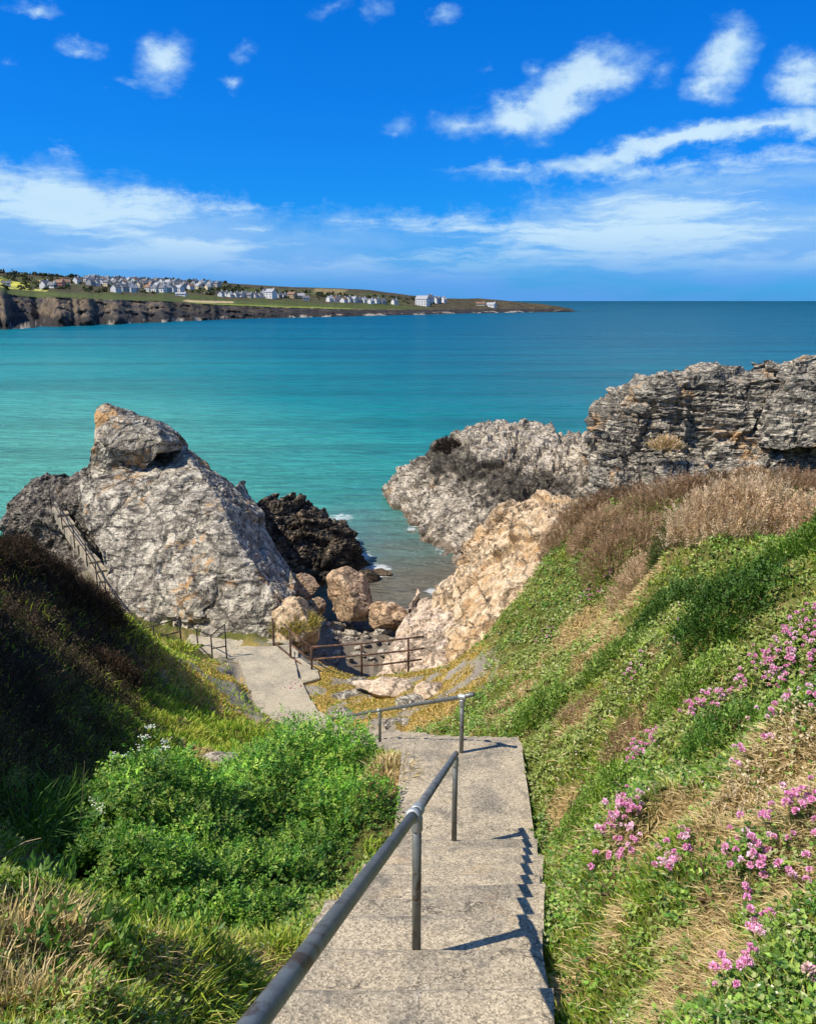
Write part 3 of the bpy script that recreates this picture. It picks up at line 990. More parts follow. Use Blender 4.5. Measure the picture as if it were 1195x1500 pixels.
hx = np.zeros((len(T), len(HU))); hy = np.zeros_like(hx); hz = np.zeros_like(hx)
_cn = np.stack([HU * 60, np.zeros_like(HU), np.zeros_like(HU)], 1)
wig = fbm(_cn * 0.9, 3, 0.5, seed=201) * 30
cove_n = sstep(HU, (26 - 597.5) / FPX, (34 - 597.5) / FPX) * sstep(HU, (104 - 597.5) / FPX, (70 - 597.5) / FPX) * 55
for i, tt in enumerate(T):
    if tt <= 1:
        r = shore + cove_n * float(sstep(np.array(tt), 0.0, 0.12)) + cl_gap * tt + wig * (0.55 if tt > 0 else 0.4)
        prof = max(tt, 0) ** 0.8
        pr = np.clip(prof, 0, 1)
        z = cl_z * pr if tt >= 0 else np.full(len(HU), tt * 10.0)
        z = z + (0.0 if tt <= 0 else 1.0) * 0.35
    elif tt <= 2:
        f = tt - 1
        r = shore + cl_gap + cove_n * (1 - f) + wig * 0.55 * (1 - f) + (rg_gap - cl_gap) * f
        z = cl_z + (rg_z - cl_z) * (0.55 * f + 0.45 * f * f)
    else:
        f = tt - 2
        r = shore + rg_gap + f * 260
        z = rg_z - f * 14
    hy[i] = r; hx[i] = r * HU; hz[i] = z
hp = np.stack([hx.ravel(), hy.ravel(), hz.ravel()], 1)
Tm = np.repeat(T, len(HU))
rocky = sstep(Tm, -0.1, 0.05) * sstep(Tm, 1.04, 0.92)
dsp = ridged(hp * np.array([0.030, 0.030, 0.085]), 5, 0.6, seed=211) * 4.0 + facet(hp * np.array([0.07, 0.07, 0.16]), seed=7) * 3.4 + facet(hp * np.array([0.3, 0.3, 0.35]), seed=8) * 0.8
away = hp / np.linalg.norm(hp[:, :2], axis=1, keepdims=True); away[:, 2] = 0
amp = np.interp(hp[:, 0] / hp[:, 1], [-0.85, -0.2, 0.0, 0.2], [1.35, 1.0, 0.55, 0.35])
hp = hp + away * (dsp * rocky * amp)[:, None]
hp[:, 2] += rocky * amp * fbm(hp * 0.12, 4, 0.6, seed=215) * 1.4 + (1 - rocky) * fbm(hp * 0.02, 4, 0.55, seed=216) * 1.5 * sstep(Tm, 1, 1.2)
HPTS = hp.reshape(len(T), len(HU), 3)
# colours: brown rock, dark wet foot, turf, fields, gorse and heath
n2_ = fbm(hp * 0.03, 5, 0.6, seed=221); n3_ = fbm(hp * 0.11, 4, 0.6, seed=222)
uu = hp[:, 0] / hp[:, 1] * FPX + 597.5
rockc = np.array([0.145, 0.112, 0.078])[None] * (1 + 0.55 * n3_[:, None]) * (1 + 0.3 * n2_[:, None])
rockc = np.where((n3_ + 0.6 * n2_ > 0.10)[:, None], np.array([0.060, 0.055, 0.052])[None], rockc)
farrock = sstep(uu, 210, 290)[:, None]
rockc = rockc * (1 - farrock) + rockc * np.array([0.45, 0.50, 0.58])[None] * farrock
foot = sstep(hp[:, 2] + 3.5 * n3_, 6.0, 3.5)[:, None]
rockc = rockc * (1 - foot) + np.array([0.035, 0.032, 0.03])[None] * foot
pale = (sstep(n3_, 0.16, 0.3) * sstep(hp[:, 2], 2.8, 1.2))[:, None]
rockc = rockc * (1 - pale) + np.array([0.30, 0.26, 0.21])[None] * pale
turf = np.array([0.066, 0.082, 0.024])[None] * (1 + 0.5 * n2_[:, None])
heath = np.array([0.062, 0.052, 0.030])[None] * (1 + 0.6 * n3_[:, None])
f = np.clip(Tm - 1, 0, 1.2)
hm = np.maximum(sstep(n2_ + 0.25 * n3_, -0.08, 0.14) * sstep(f, 0.18, 0.35), sstep(uu, 590, 650))
hm = np.maximum(hm, sstep(f, 0.80, 0.93))
topc = turf * (1 - hm[:, None]) + heath * hm[:, None]
edge_tan = (sstep(f, 0.06, 0.0) * sstep(n3_, -0.25, 0.1))[:, None] * sstep(uu, 330, 420)[:, None]
topc = topc * (1 - edge_tan) + np.array([0.26, 0.18, 0.09])[None] * edge_tan
for (x0, x1, f0, f1, colr) in [(-300, 62, .40, .66, (0.46, 0.44, 0.075)), (20, 92, .28, .42, (0.36, 0.36, 0.09)), (76, 112, .55, .78, (0.42, 0.30, 0.12)), (-200, 40, .70, .80, (0.20, 0.24, 0.05)),
                               (280, 352, .10, .20, (0.40, 0.30, 0.17)), (285, 520, .005, .10, (0.15, 0.19, 0.035)), (462, 512, .70, .98, (0.19, 0.15, 0.07))]:
    k = (sstep(uu + 10 * n2_, x0, x0 + 5) * sstep(uu + 10 * n2_, x1, x1 - 5) * sstep(f + .03 * n2_, f0, f0 + .025) * sstep(f + .03 * n2_, f1, f1 - .025))[:, None]
    topc = topc * (1 - k) + np.array(colr)[None] * (1 + 0.2 * n3_[:, None]) * k
mixr = (sstep(Tm + 0.10 * n3_, 1.02, 0.94))[:, None]
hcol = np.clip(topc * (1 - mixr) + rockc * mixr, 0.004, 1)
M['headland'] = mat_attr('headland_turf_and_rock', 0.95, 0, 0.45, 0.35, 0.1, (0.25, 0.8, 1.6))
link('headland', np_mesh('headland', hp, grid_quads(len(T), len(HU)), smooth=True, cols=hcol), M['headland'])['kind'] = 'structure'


def headland_at(px, row):
    """point of the far land that shows at a photograph pixel (top side only)"""
    j = int(np.argmin(np.abs((HPTS[30, :, 0] / HPTS[30, :, 1]) - (px - 597.5) / FPX)))
    col = HPTS[22:, j]
    best = None
    for i in range(len(col) - 3):
        for s in np.linspace(0, 1, 6):
            q = col[i] * (1 - s) + col[i + 1] * s
            v = q - EYE
            fw = v[1] * math.cos(TILT) - v[2] * math.sin(TILT)
            upc = v[1] * math.sin(TILT) + v[2] * math.cos(TILT)
            rw = 750 - FPX * upc / fw
            e = abs(rw - row)
            if best is None or e < best[0]: best = (e, q)
    return best[1]


# ------------------------------------------------------------------ houses of the village
WALLS = {'white': mat_plain('white_render', (0.64, 0.63, 0.60), 0.85, var=0.08, scale=0.6), 'cream': mat_plain('cream_render', (0.66, 0.56, 0.38), 0.85, var=0.06, scale=0.6),
         'pink': mat_plain('pink_render', (0.62, 0.25, 0.19), 0.85, var=0.06, scale=0.6), 'grey': mat_plain('grey_render', (0.36, 0.36, 0.35), 0.85, var=0.1, scale=0.6),
         'tan': mat_plain('tan_stone', (0.45, 0.32, 0.20), 0.85, var=0.15, scale=0.8)}
ROOFS = {'slate': mat_plain('slate_roof', (0.115, 0.12, 0.135), 0.7, var=0.2, scale=0.9), 'brown': mat_plain('brown_tile', (0.20, 0.12, 0.08), 0.8, var=0.2, scale=0.9),
         'pale': mat_plain('pale_slate', (0.30, 0.30, 0.31), 0.7, var=0.15, scale=0.9)}
M['window'] = mat_plain('window_glass', (0.025, 0.03, 0.04), 0.15, var=0.1, spec=0.5)
_hm = {}


def house_parts(w, d, h, rh):
    key = (round(w, 1), round(d, 1), round(h, 1), round(rh, 1))
    if key in _hm: return _hm[key]
    wl = Geo().add([(-w/2, -d/2, -2), (w/2, -d/2, -2), (w/2, d/2, -2), (-w/2, d/2, -2), (-w/2, -d/2, h), (w/2, -d/2, h), (w/2, d/2, h), (-w/2, d/2, h), (-w/2, 0, h + rh - .15), (w/2, 0, h + rh - .15)],
                   [(0, 1, 5, 4), (2, 3, 7, 6), (1, 2, 6, 5), (3, 0, 4, 7)], [(5, 6, 9), (7, 4, 8)])
    ov = 0.35
    k = rh / (d / 2)
    rf = Geo()
    for s in (-1, 1):
        e = s * (d / 2 + ov)
        a = [(-w/2 - ov, e, h - k * ov), (w/2 + ov, e, h - k * ov), (w/2 + ov, 0, h + rh), (-w/2 - ov, 0, h + rh)]
        b = [(x, y, z + 0.22) for x, y, z in a]
        rf.add(a + b, [(0, 1, 2, 3), (4, 7, 6, 5), (0, 4, 5, 1), (1, 5, 6, 2), (2, 6, 7, 3), (3, 7, 4, 0)])
    ch = Geo().box((w/2 - .7, 0, h + rh + 0.35), (0.9, 0.8, 1.6))
    win = Geo().box((0, 0, 0), (0.95, 0.10, 1.2))
    r = (wl.mesh('wall'), rf.mesh('roof'), ch.mesh('chimney'), win.mesh('window'))
    _hm[key] = r
    return r


def mat_obj(o, m):
    """give one object its own material while the mesh data stays shared"""
    if len(o.data.materials) == 0: o.data.materials.append(m)
    o.material_slots[0].link = 'OBJECT'
    o.material_slots[0].material = m


def house(px, row, w, d, h, rh, turn, wall, roof, label, group=None, detail=True, name='house'):
    q = headland_at(px, row)
    root = empty(name, q)
    face = math.atan2(-q[0], -q[1])
    root.rotation_euler = (0, 0, -face + math.pi + math.radians(turn))
    tag(root, label, 'house', group)
    wl, rf, ch, wi = house_parts(w, d, h, rh)
    o = link('wall', wl, None, root); mat_obj(o, WALLS[wall])
    o = link('roof', rf, None, root); mat_obj(o, ROOFS[roof])
    if detail:
        o = link('chimney', ch, None, root); mat_obj(o, WALLS[wall])
        nst = 2 if h > 4.4 else 1
        nx = max(2, int(w / 3.2))
        for s in range(nst):
            for k in range(nx):
                o = link('window', wi, None, root, (-w / 2 + (k + 0.5) * w / nx, -d / 2 - 0.03, 1.5 + s * 2.6)); mat_obj(o, M['window'])
    return root


ORD = ['first', 'second', 'third', 'fourth', 'fifth', 'sixth', 'seventh', 'eighth', 'ninth', 'tenth', 'eleventh', 'twelfth', 'thirteenth', 'fourteenth', 'fifteenth', 'sixteenth',
       'seventeenth', 'eighteenth', 'nineteenth', 'twentieth', 'twenty-first', 'twenty-second', 'twenty-third', 'twenty-fourth']
rh_ = random.Random(5)
ROWS = [  # name, pixel xs, rows at both ends, wall palette, size, groups
    ('skyline row', [146, 153, 161, 168, 175, 183, 190, 197, 205, 212, 219, 227, 235, 243, 251, 259, 267, 276, 285, 295, 306, 318, 330], 412.5, 420, ['white', 'white', 'grey', 'cream', 'white'], (8.5, 8, 5.0, 3.0), 'houses along the skyline row'),
    ('second row', [150, 158, 166, 174, 183, 191, 199, 208, 217, 226, 235, 244, 253, 262, 271, 281, 291, 302, 315], 417.5, 424, ['grey', 'white', 'white', 'cream', 'tan'], (8.5, 7.5, 4.6, 2.8), 'houses of the second row'),
    ('clifftop row', [185, 197, 206, 214, 232, 243, 250, 257, 264, 276], 427, 427, ['white', 'white', 'white', 'grey'], (11, 8, 4.6, 3.2), 'houses of the front row'),
    ('row above the green field', [334, 340, 347, 354, 361, 368, 375, 382, 389, 416, 422], 434, 436.5, ['white', 'grey', 'white', 'white'], (8, 7, 3.6, 2.6), 'houses above the green field'),
    ('row under the brown hill', [488, 494, 500, 508, 514, 521, 530, 537, 545, 553, 562, 577], 441, 445, ['white', 'white', 'grey', 'white'], (9.5, 8, 4.2, 3.0), 'houses under the brown hill'),
    ('terrace by the hotel', [636, 642, 648], 443.5, 443.5, ['white', 'grey', 'white'], (7, 9, 6.0, 4.0), 'gabled houses by the hotel'),
]
for (rname, xs, ra, rb, pal, (w, d, h, rh), grp) in ROWS:
    for k, px in enumerate(xs):
        row = ra + (rb - ra) * k / max(1, len(xs) - 1) + rh_.uniform(-0.7, 0.7)
        wall = pal[k % len(pal)] if rh_.random() < .7 else rh_.choice(pal)
        roof = rh_.choice(['slate', 'slate', 'slate', 'pale', 'brown'])
        sc = rh_.choice([0.9, 1.0, 1.0, 1.1])
        house(px + rh_.uniform(-1.5, 1.5), row, w * sc * .68, d * .72, h * rh_.choice([0.7, 0.8, 0.85]), rh * .8, rh_.choice([38, 48, 55, 42, -40, -50, 60]), wall, roof,
              '%s house with %s roof, %s from the left in the %s' % (wall, {'slate': 'dark', 'pale': 'pale', 'brown': 'brown'}[roof], ORD[k], rname), grp, detail=True)
for (px, row, w, d, h, rh, turn, wall, roof, label) in [
    (87, 421, 12, 8, 4.2, 3.6, 50, 'white', 'slate', 'white gabled cottage left of the pink house'),
    (97, 421.5, 9, 7, 3.4, 3.0, -40, 'white', 'slate', 'low white cottage between the gabled cottage and the pink house'),
    (107, 420, 9, 8, 5.0, 3.0, -35, 'pink', 'brown', 'pink house with brown roof standing alone on the left'),
    (31, 418.5, 9, 6, 2.8, 2.0, 0, 'white', 'slate', 'lone small white cottage below the yellow field'),
    (117, 418, 8, 8, 4.2, 3.0, 0, 'cream', 'brown', 'cream house just right of the pink house'),
    (131, 415, 8, 8, 5.2, 3.0, 45, 'white', 'slate', 'tall white gable at the left end of the skyline houses'),
    (404, 437, 14, 12, 9.0, 4.2, -40, 'white', 'pale', 'largest white house of the middle village, three storeys tall'),
    (395, 434, 8, 9, 7, 4.0, 45, 'grey', 'slate', 'tall grey gabled house left of the largest white house'),
    (434, 436, 13, 10, 5.2, 3.0, -35, 'tan', 'brown', 'tan stone house right of the largest white house'),
    (446, 437, 11, 8, 4.4, 3.0, 10, 'cream', 'pale', 'cream house beside the tan stone house'),
    (453, 439.5, 10, 7, 3.4, 2.6, 0, 'white', 'slate', 'low white house below the cream house'),
    (618, 447, 22, 14, 10, 5.0, -28, 'white', 'pale', 'long white hotel with pale roof near the point'),
    (628, 444.5, 12, 12, 9.5, 5.0, 50, 'white', 'slate', 'white gabled wing at the right end of the hotel'),
    (700, 447, 16, 8, 3.0, 2.6, 0, 'cream', 'brown', 'long low cream house alone out on the point'),
    (715, 449.5, 18, 9, 4.2, 3.4, -35, 'white', 'pale', 'white house alone nearest the tip of the point'),
    (277, 433, 14, 6, 2.4, 1.6, -25, 'white', 'pale', 'low white building at the cliff edge above the bare rock'),
]:
    house(px, row, w * .68, d * .68, h * .72, rh * .75, turn, wall, roof, label)


# ------------------------------------------------------------------ rocks
def catmull(A, n):
    """resample axis 0 of A to n samples, through the points, with corners kept fairly tight"""
    A = np.asarray(A, float)
    m = len(A)
    t = np.linspace(0, m - 1, n)
    i = np.clip(np.floor(t).astype(int), 0, m - 2)
    f = (t - i).reshape(-1, *([1] * (A.ndim - 1)))
    p0 = A[np.maximum(i - 1, 0)]; p1 = A[i]; p2 = A[i + 1]; p3 = A[np.minimum(i + 2, m - 1)]
    m1 = (p2 - p0) * 0.16; m2 = (p3 - p1) * 0.16
    f2 = f * f; f3 = f2 * f
    return (2 * f3 - 3 * f2 + 1) * p1 + (f3 - 2 * f2 + f) * m1 + (-2 * f3 + 3 * f2) * p2 + (f3 - f2) * m2


def rot_xyz(p, r):
    a, b, c = r
    X = np.array([[1, 0, 0], [0, math.cos(a), -math.sin(a)], [0, math.sin(a), math.cos(a)]])
    Y = np.array([[math.cos(b), 0, math.sin(b)], [0, 1, 0], [-math.sin(b), 0, math.cos(b)]])
    Z = np.array([[math.cos(c), -math.sin(c), 0], [math.sin(c), math.cos(c), 0], [0, 0, 1]])
    return p @ (Z @ Y @ X).T


def grid_normals(G):
    du = np.gradient(G, axis=1); dv = np.gradient(G, axis=0)
    n = np.cross(du, dv)
    return n / (np.linalg.norm(n, axis=-1, keepdims=True) + 1e-9)


def relief(p, amp, seed, strata=(0, 0, 0), squash=3.0, block=(0.45, 1.3), fine=1.0, wts=(0.40, 0.20, 0.07, 0.0, 0.35), bed=1.6):
    """height of broken rock at points p: (big blocks, small blocks, chips, bedding ledges, slow swell)"""
    s = rot_xyz(p, strata)
    q = s * np.array([1, 0.55, squash])
    w = np.stack([fbm(p * 0.7 + k * 9.1, 3, 0.5, seed=seed + k) for k in range(3)], 1)
    h = facet(q * block[0] + w * 0.22, seed=seed, step=0.6) * wts[0]
    h += facet(q * block[1] + w * 0.25, seed=seed + 5, step=0.5) * wts[1]
    h += facet(q * block[1] * 3.1 + w * 0.3, seed=seed + 9, step=0.5) * wts[2] * fine
    h += fbm(p * 0.45, 3, 0.5, seed=seed + 3) * wts[4]
    if wts[3]:
        col = facet(s * np.array([0.42, 0.42, 0.13]) + w * 0.12, seed=seed + 21, step=1.0)
        for (fq, am) in ((bed, 0.9), (bed * 3.7, 0.50), (bed * 9.0, 0.18)):
            k = s[:, 2] * fq + w[:, 0] * 0.30 * fq ** 0.5 + np.round(col * 1.5) * 0.37
            i = np.floor(k); f = k - i
            j = np.floor(s[:, 0] * 0.30 * fq ** 0.3 + w[:, 1] + _hash(i, i * 0, i * 0, seed) * 3)
            r0 = _hash(i, j, i * 0, seed + 31)
            groove = np.clip(np.minimum(f, 1 - f) / 0.12, 0, 1)
            h += wts[3] * am * ((r0 - 0.5) * 1.1 + 0.25 * (f - 0.5) - 0.35 * (1 - groove))
        h += wts[3] * 0.55 * col
    h += fbm(q * 5.0, 5, 0.68, seed=seed + 6) * 0.055 * fine
    return h * amp


def rock_grid(rows, nr, nc, amp, seed, strata=(0, 0, 0), squash=3.0, block=(0.45, 1.3), fine=1.0, back=(2.5, 5.0), drop=(1.5, 6.0), side=3.0, keep=0.0, wts=(0.40, 0.20, 0.07, 0.0, 0.35), bed=1.6):
    R = np.array([[P(*q) if q[1] > 90 or q[0] > 90 else np.array(q, float) for q in row] for row in rows])
    top = R[-1]
    b1 = top + np.array([0, back[0], -drop[0]]); b2 = top + np.array([0, back[1], -drop[1]])
    b2[:, 2] = np.minimum(b2[:, 2], -1.5)
    R = np.concatenate([R, b1[None], b2[None]], 0)
    c0 = R[:, :1] + np.array([0.35, side, -0.4]); c1 = R[:, -1:] + np.array([-0.35, side, -0.4])
    R = np.concatenate([c0, R, c1], 1)
    G = catmull(R, nr)
    G = np.swapaxes(catmull(np.swapaxes(G, 0, 1), nc), 0, 1)
    N = grid_normals(G)
    mid = G[nr // 4, nc // 2]
    if (N[nr // 4, nc // 2] * (EYE - mid)).sum() < 0:
        N = -N; flip = True
    else: flip = False
    p = G.reshape(-1, 3); n = N.reshape(-1, 3)
    h = relief(p, amp, seed, strata, squash, block, fine, wts, bed)
    p = p + n * (h - keep * amp)[:, None]
    p2 = p + n * (fbm(p * 11.0, 3, 0.6, seed=seed + 77) * 0.018 * amp)[:, None]
    return p2, grid_quads(nr, nc, flip)


def rock(name, rows, nr, nc, mat, label, amp, seed, cat='rock', parent=None, **kw):
    v, q = rock_grid(rows, nr, nc, amp, seed, **kw)
    o = link(name, np_mesh(name, v, q, smooth=False), M[mat], parent)
    if parent is None: tag(o, label, cat)
    return o


main = rock('sea_stack', [
    [(185, 968, 24.4), (250, 975, 24.2), (310, 975, 24), (360, 973, 24), (405, 962, 24.2), (432, 935, 25.5)],
    [(166, 880, 26.5), (225, 890, 26), (290, 890, 25.4), (350, 890, 25.2), (405, 880, 25.4), (428, 880, 27.2)],
    [(140, 800, 29), (200, 800, 28.4), (265, 800, 28), (328, 805, 27.2), (376, 838, 26.7), (420, 850, 31)],
    [(126, 740, 31.5), (180, 730, 31), (240, 730, 30.4), (296, 745, 29.4), (338, 776, 28.6), (398, 806, 33)],
    [(126, 690, 33.5), (170, 694, 33), (215, 694, 33.3), (266, 700, 32.0), (322, 724, 31), (380, 762, 35)],
    [(141, 650, 35), (165, 655, 35), (200, 660, 35.2), (242, 668, 35.0), (280, 676, 33.8), (352, 732, 35.5)],
    [(150, 625, 36), (165, 630, 36), (196, 630, 36), (226, 632, 36), (266, 652, 36), (344, 712, 36.5)],
], 240, 300, 'rock_grey', 'tall grey lichen-spotted sea rock with a pointed tilted top, left of the cove', 0.50, 301, strata=(0.35, 0.75, 0.3), squash=1.5, block=(0.24, 0.8), wts=(0.42, 0.10, 0.05, 0.13, 0.10), bed=0.9, fine=0.9)
rock('rock_tip', [
    [(128, 700, 34.4), (152, 712, 34.0), (182, 708, 33.8), (206, 692, 33.3), (230, 666, 32.9), (268, 660, 34.6)],
    [(138, 645, 33.6), (160, 655, 33.0), (187, 662, 32.9), (210, 655, 33.0), (238, 645, 32.8), (266, 648, 34.4)],
    [(139, 612, 34.2), (158, 614, 33.8), (182, 620, 33.6), (206, 624, 33.6), (232, 630, 33.6), (262, 642, 34.8)],
    [(141, 597, 35.0), (153, 591, 35.0), (178, 600, 35.0), (204, 610, 35.0), (226, 618, 35.0), (256, 638, 35.6)],
], 90, 110, 'rock_grey', None, 0.26, 311, parent=main, strata=(0.35, 0.75, 0.3), squash=1.5, block=(0.6, 1.6), wts=(0.25, 0.2, 0.1, 0.1, 0.2), back=(1.5, 2.5), drop=(0.6, 4.0), side=1.2)
rock('rock_outcrop', [
    [(20, 880, 36), (50, 880, 36), (85, 880, 35), (118, 880, 34), (150, 875, 33)],
    [(12, 790, 38.5), (42, 800, 37.8), (75, 800, 37), (104, 790, 36.5), (140, 775, 35.5)],
    [(9, 740, 39.5), (40, 755, 38.5), (70, 755, 38), (100, 740, 37.5), (132, 735, 36.5)],
    [(24, 722, 41), (48, 712, 40.5), (80, 712, 40), (104, 702, 39.5), (132, 700, 38.5)],
    [(52, 700, 42.5), (68, 692, 42.5), (90, 697, 42), (110, 694, 41.5), (132, 685, 40.5)],
], 130, 130, 'rock_left', 'dark ridged rock at the far left behind the ledge path', 0.55, 321, strata=(0.4, 1.0, 0), squash=2.2, block=(0.5, 1.4), wts=(0.4, 0.2, 0.08, 0.3, 0.3), bed=1.4)
rock('rock_outcrop', [
    [(385, 905, 35), (430, 905, 36), (480, 895, 37), (522, 872, 38.5), (548, 852, 40.0)],
    [(378, 800, 37.5), (420, 815, 38), (468, 818, 38.8), (510, 820, 39.6), (540, 836, 40.6)],
    [(378, 752, 39.5), (408, 758, 40), (450, 764, 40.3), (488, 778, 40.6), (522, 804, 41.6)],
    [(384, 738, 41.5), (412, 733, 42), (440, 731, 42.5), (470, 748, 42.8), (503, 778, 43)],
], 150, 150, 'rock_black', 'black weed-covered rock in the water beside the grey sea rock', 0.85, 331, strata=(0.7, 0.3, 0), squash=1.4, block=(0.5, 1.3), wts=(0.6, 0.3, 0.1, 0.2, 0.3))
rock('rock_outcrop', [
    [(566, 726, 58), (588, 772, 49), (625, 815, 44.5), (680, 858, 39.5), (740, 880, 36), (810, 890, 33), (880, 890, 32)],
    [(572, 706, 59), (602, 745, 50.5), (640, 775, 46.5), (695, 795, 43), (760, 805, 39.5), (840, 805, 37), (900, 800, 36)],
    [(584, 694, 60), (618, 702, 54), (662, 712, 49.5), (720, 728, 46), (790, 745, 43), (870, 752, 40), (920, 750, 39)],
    [(606, 684, 61), (640, 664, 56), (686, 664, 52.5), (750, 676, 49), (820, 692, 46), (890, 702, 43.5), (930, 705, 42)],
    [(632, 668, 62.5), (660, 640, 60), (700, 632, 57), (760, 642, 53.5), (830, 650, 50), (890, 655, 47), (935, 655, 45)],
    [(642, 660, 64), (668, 634, 62.5), (716, 619, 60), (780, 632, 56), (850, 634, 52.5), (900, 640, 49.5), (940, 640, 47)],
], 210, 330, 'rock_mid', 'long pale ridged rock with a black band above the waterline, right of the cove', 0.85, 341, strata=(0.5, 0.9, 0.2), squash=1.6, block=(0.3, 0.9), wts=(0.62, 0.30, 0.10, 0.34, 0.4), bed=0.9)
rock('cliff', [
    [(850, 800, 33.5), (930, 790, 33), (1010, 790, 32), (1090, 790, 32), (1170, 790, 32), (1320, 790, 31)],
    [(872, 735, 38.0), (938, 725, 36.8), (1010, 722, 35.8), (1090, 722, 35.6), (1170, 722, 35.4), (1320, 715, 34)],
    [(878, 668, 39.6), (938, 668, 38.4), (1010, 668, 37.4), (1090, 668, 37.2), (1170, 664, 36.8), (1320, 650, 36)],
    [(884, 628, 40.6), (936, 606, 39.4), (990, 604, 38.2), (1080, 604, 38.0), (1160, 600, 37.6), (1320, 580, 37)],
    [(886, 606, 41.4), (926, 580, 40.6), (978, 562, 39.0), (1066, 556, 38.8), (1142, 552, 38.4), (1320, 540, 38)],
    [(896, 598, 42.5), (930, 569, 42), (982, 551, 40.6), (1064, 541, 40.4), (1140, 540, 40.0), (1320, 524, 39.4)],
], 230, 360, 'rock_cliff', 'dark grey layered cliff with a flat top at the right edge', 0.95, 351, cat='cliff', strata=(0.12, -0.10, 0), squash=0.7, block=(0.30, 0.8), drop=(0.6, 6), wts=(0.22, 0.05, 0.03, 0.56, 0.10), bed=1.05, fine=0.5)
rock('cliff', [
    [(1118, 655, 36.4), (1145, 660, 36.0), (1175, 655, 35.8), (1330, 640, 35)],
    [(1120, 596, 37.4), (1148, 590, 37.0), (1180, 588, 36.8), (1330, 570, 36)],
    [(1138, 552, 38.2), (1158, 545, 37.8), (1186, 545, 37.6), (1330, 532, 37)],
    [(1144, 530, 38.8), (1162, 520, 38.6), (1188, 517, 38.4), (1330, 506, 38)],
], 110, 110, 'rock_cliff', 'upstanding square block of layered rock crowning the cliff top', 0.6, 361, cat='rock', strata=(0.12, -0.10, 0), squash=0.8, block=(0.5, 1.1), wts=(0.2, 0.05, 0.03, 0.5, 0.1), bed=1.3, fine=0.5)
rock('cliff', [
    [(596, 1020, 22.2), (640, 1040, 21.2), (690, 1060, 20.2), (745, 1050, 19.2), (810, 1020, 18.4), (890, 950, 17.6)],
    [(612, 972, 23.8), (650, 978, 22.6), (700, 980, 21.7), (755, 965, 20.7), (815, 935, 19.6), (892, 885, 18.8)],
    [(634, 915, 26.0), (664, 912, 24.4), (715, 905, 23.2), (772, 890, 22.2), (832, 868, 21.3), (898, 830, 20.6)],
    [(656, 872, 28.0), (692, 838, 26.2), (737, 826, 24.8), (792, 815, 23.8), (850, 806, 22.8), (905, 785, 22.4)],
    [(678, 840, 30.0), (712, 798, 27.8), (752, 775, 26.3), (800, 772, 25.3), (852, 776, 24.8), (910, 780, 24.2)],
    [(694, 822, 31.5), (727, 780, 29.6), (770, 752, 28.0), (806, 748, 27.0), (858, 758, 26.4), (920, 768, 26)],
], 210, 260, 'rock_ochre', 'sunlit ochre rock face below the brown scrub, right of the railing', 0.42, 371, cat='cliff', strata=(1.25, 0.9, 0.3), squash=0.9, block=(0.4, 1.2), drop=(0.4, 6), wts=(0.75, 0.30, 0.12, 0.45, 0.25), bed=0.8)
rock('rock_outcrop', [
    [(548, 1004, 22.6), (580, 1008, 22.2), (620, 1010, 21.9), (665, 1010, 21.6)],
    [(570, 955, 24.2), (600, 955, 23.8), (630, 955, 23.5), (672, 955, 23.2)],
    [(592, 910, 26.5), (612, 908, 26), (640, 905, 25.6), (680, 900, 25.2)],
    [(602, 895, 28), (628, 884, 28), (655, 886, 27.6), (690, 885, 27)],
], 120, 110, 'rock_pink', 'smooth buff rock slab sloping up behind the right end of the railing', 0.30, 381, strata=(0.4, 0.8, 0.1), squash=1.8, block=(0.7, 1.9), drop=(0.8, 5))


# ------------------------------------------------------------------ boulders and stones in the cove
def boulder(name, centre_, size, seed, mat, label, cat='boulder', group=None, turn=0.0, flat=1.0, sub=(60, 80)):
    nu, nv = sub
    th = np.linspace(0.001, math.pi - 0.001, nu)[:, None]; ph = np.linspace(0, 2 * math.pi, nv, endpoint=False)[None, :]
    d = np.stack([np.sin(th) * np.cos(ph), np.sin(th) * np.sin(ph), np.cos(th) * np.ones_like(ph)], -1).reshape(-1, 3)
    r = np.random.default_rng(seed)
    # convex block cut by random planes, then roughened
    pl = r.normal(size=(16, 3)); pl /= np.linalg.norm(pl, axis=1, keepdims=True)
    off = r.uniform(0.72, 1.0, 16)
    dd = d @ pl.T
    rad = np.where(dd > 0.05, off[None] / np.maximum(dd, 0.05), 9).min(1)
    rad = np.minimum(rad, 1.18)
    p = d * rad[:, None]
    S = np.array(size) / 2
    q = p * S
    sc = max(size)
    h = relief(q * (1.6 / sc) + seed * 3.1, 1.0, seed, (0.4, 0.3, 0), 1.6, (0.9, 2.4)) * 0.16 * sc * 0.5
    q = q + d * h[:, None]
    q[:, 2] *= flat
    quads = []
    i = np.arange(nu - 1)[:, None] * nv; j = np.arange(nv)[None, :]; j2 = (j + 1) % nv
    quads = np.stack([i + j, i + nv + j, i + nv + j2, i + j2], -1).reshape(-1, 4)
    o = link(name, np_mesh(name, q, quads, smooth=False), M[mat], None, centre_)
    o.rotation_euler = (0, 0, turn)
    return tag(o, label, cat, group)


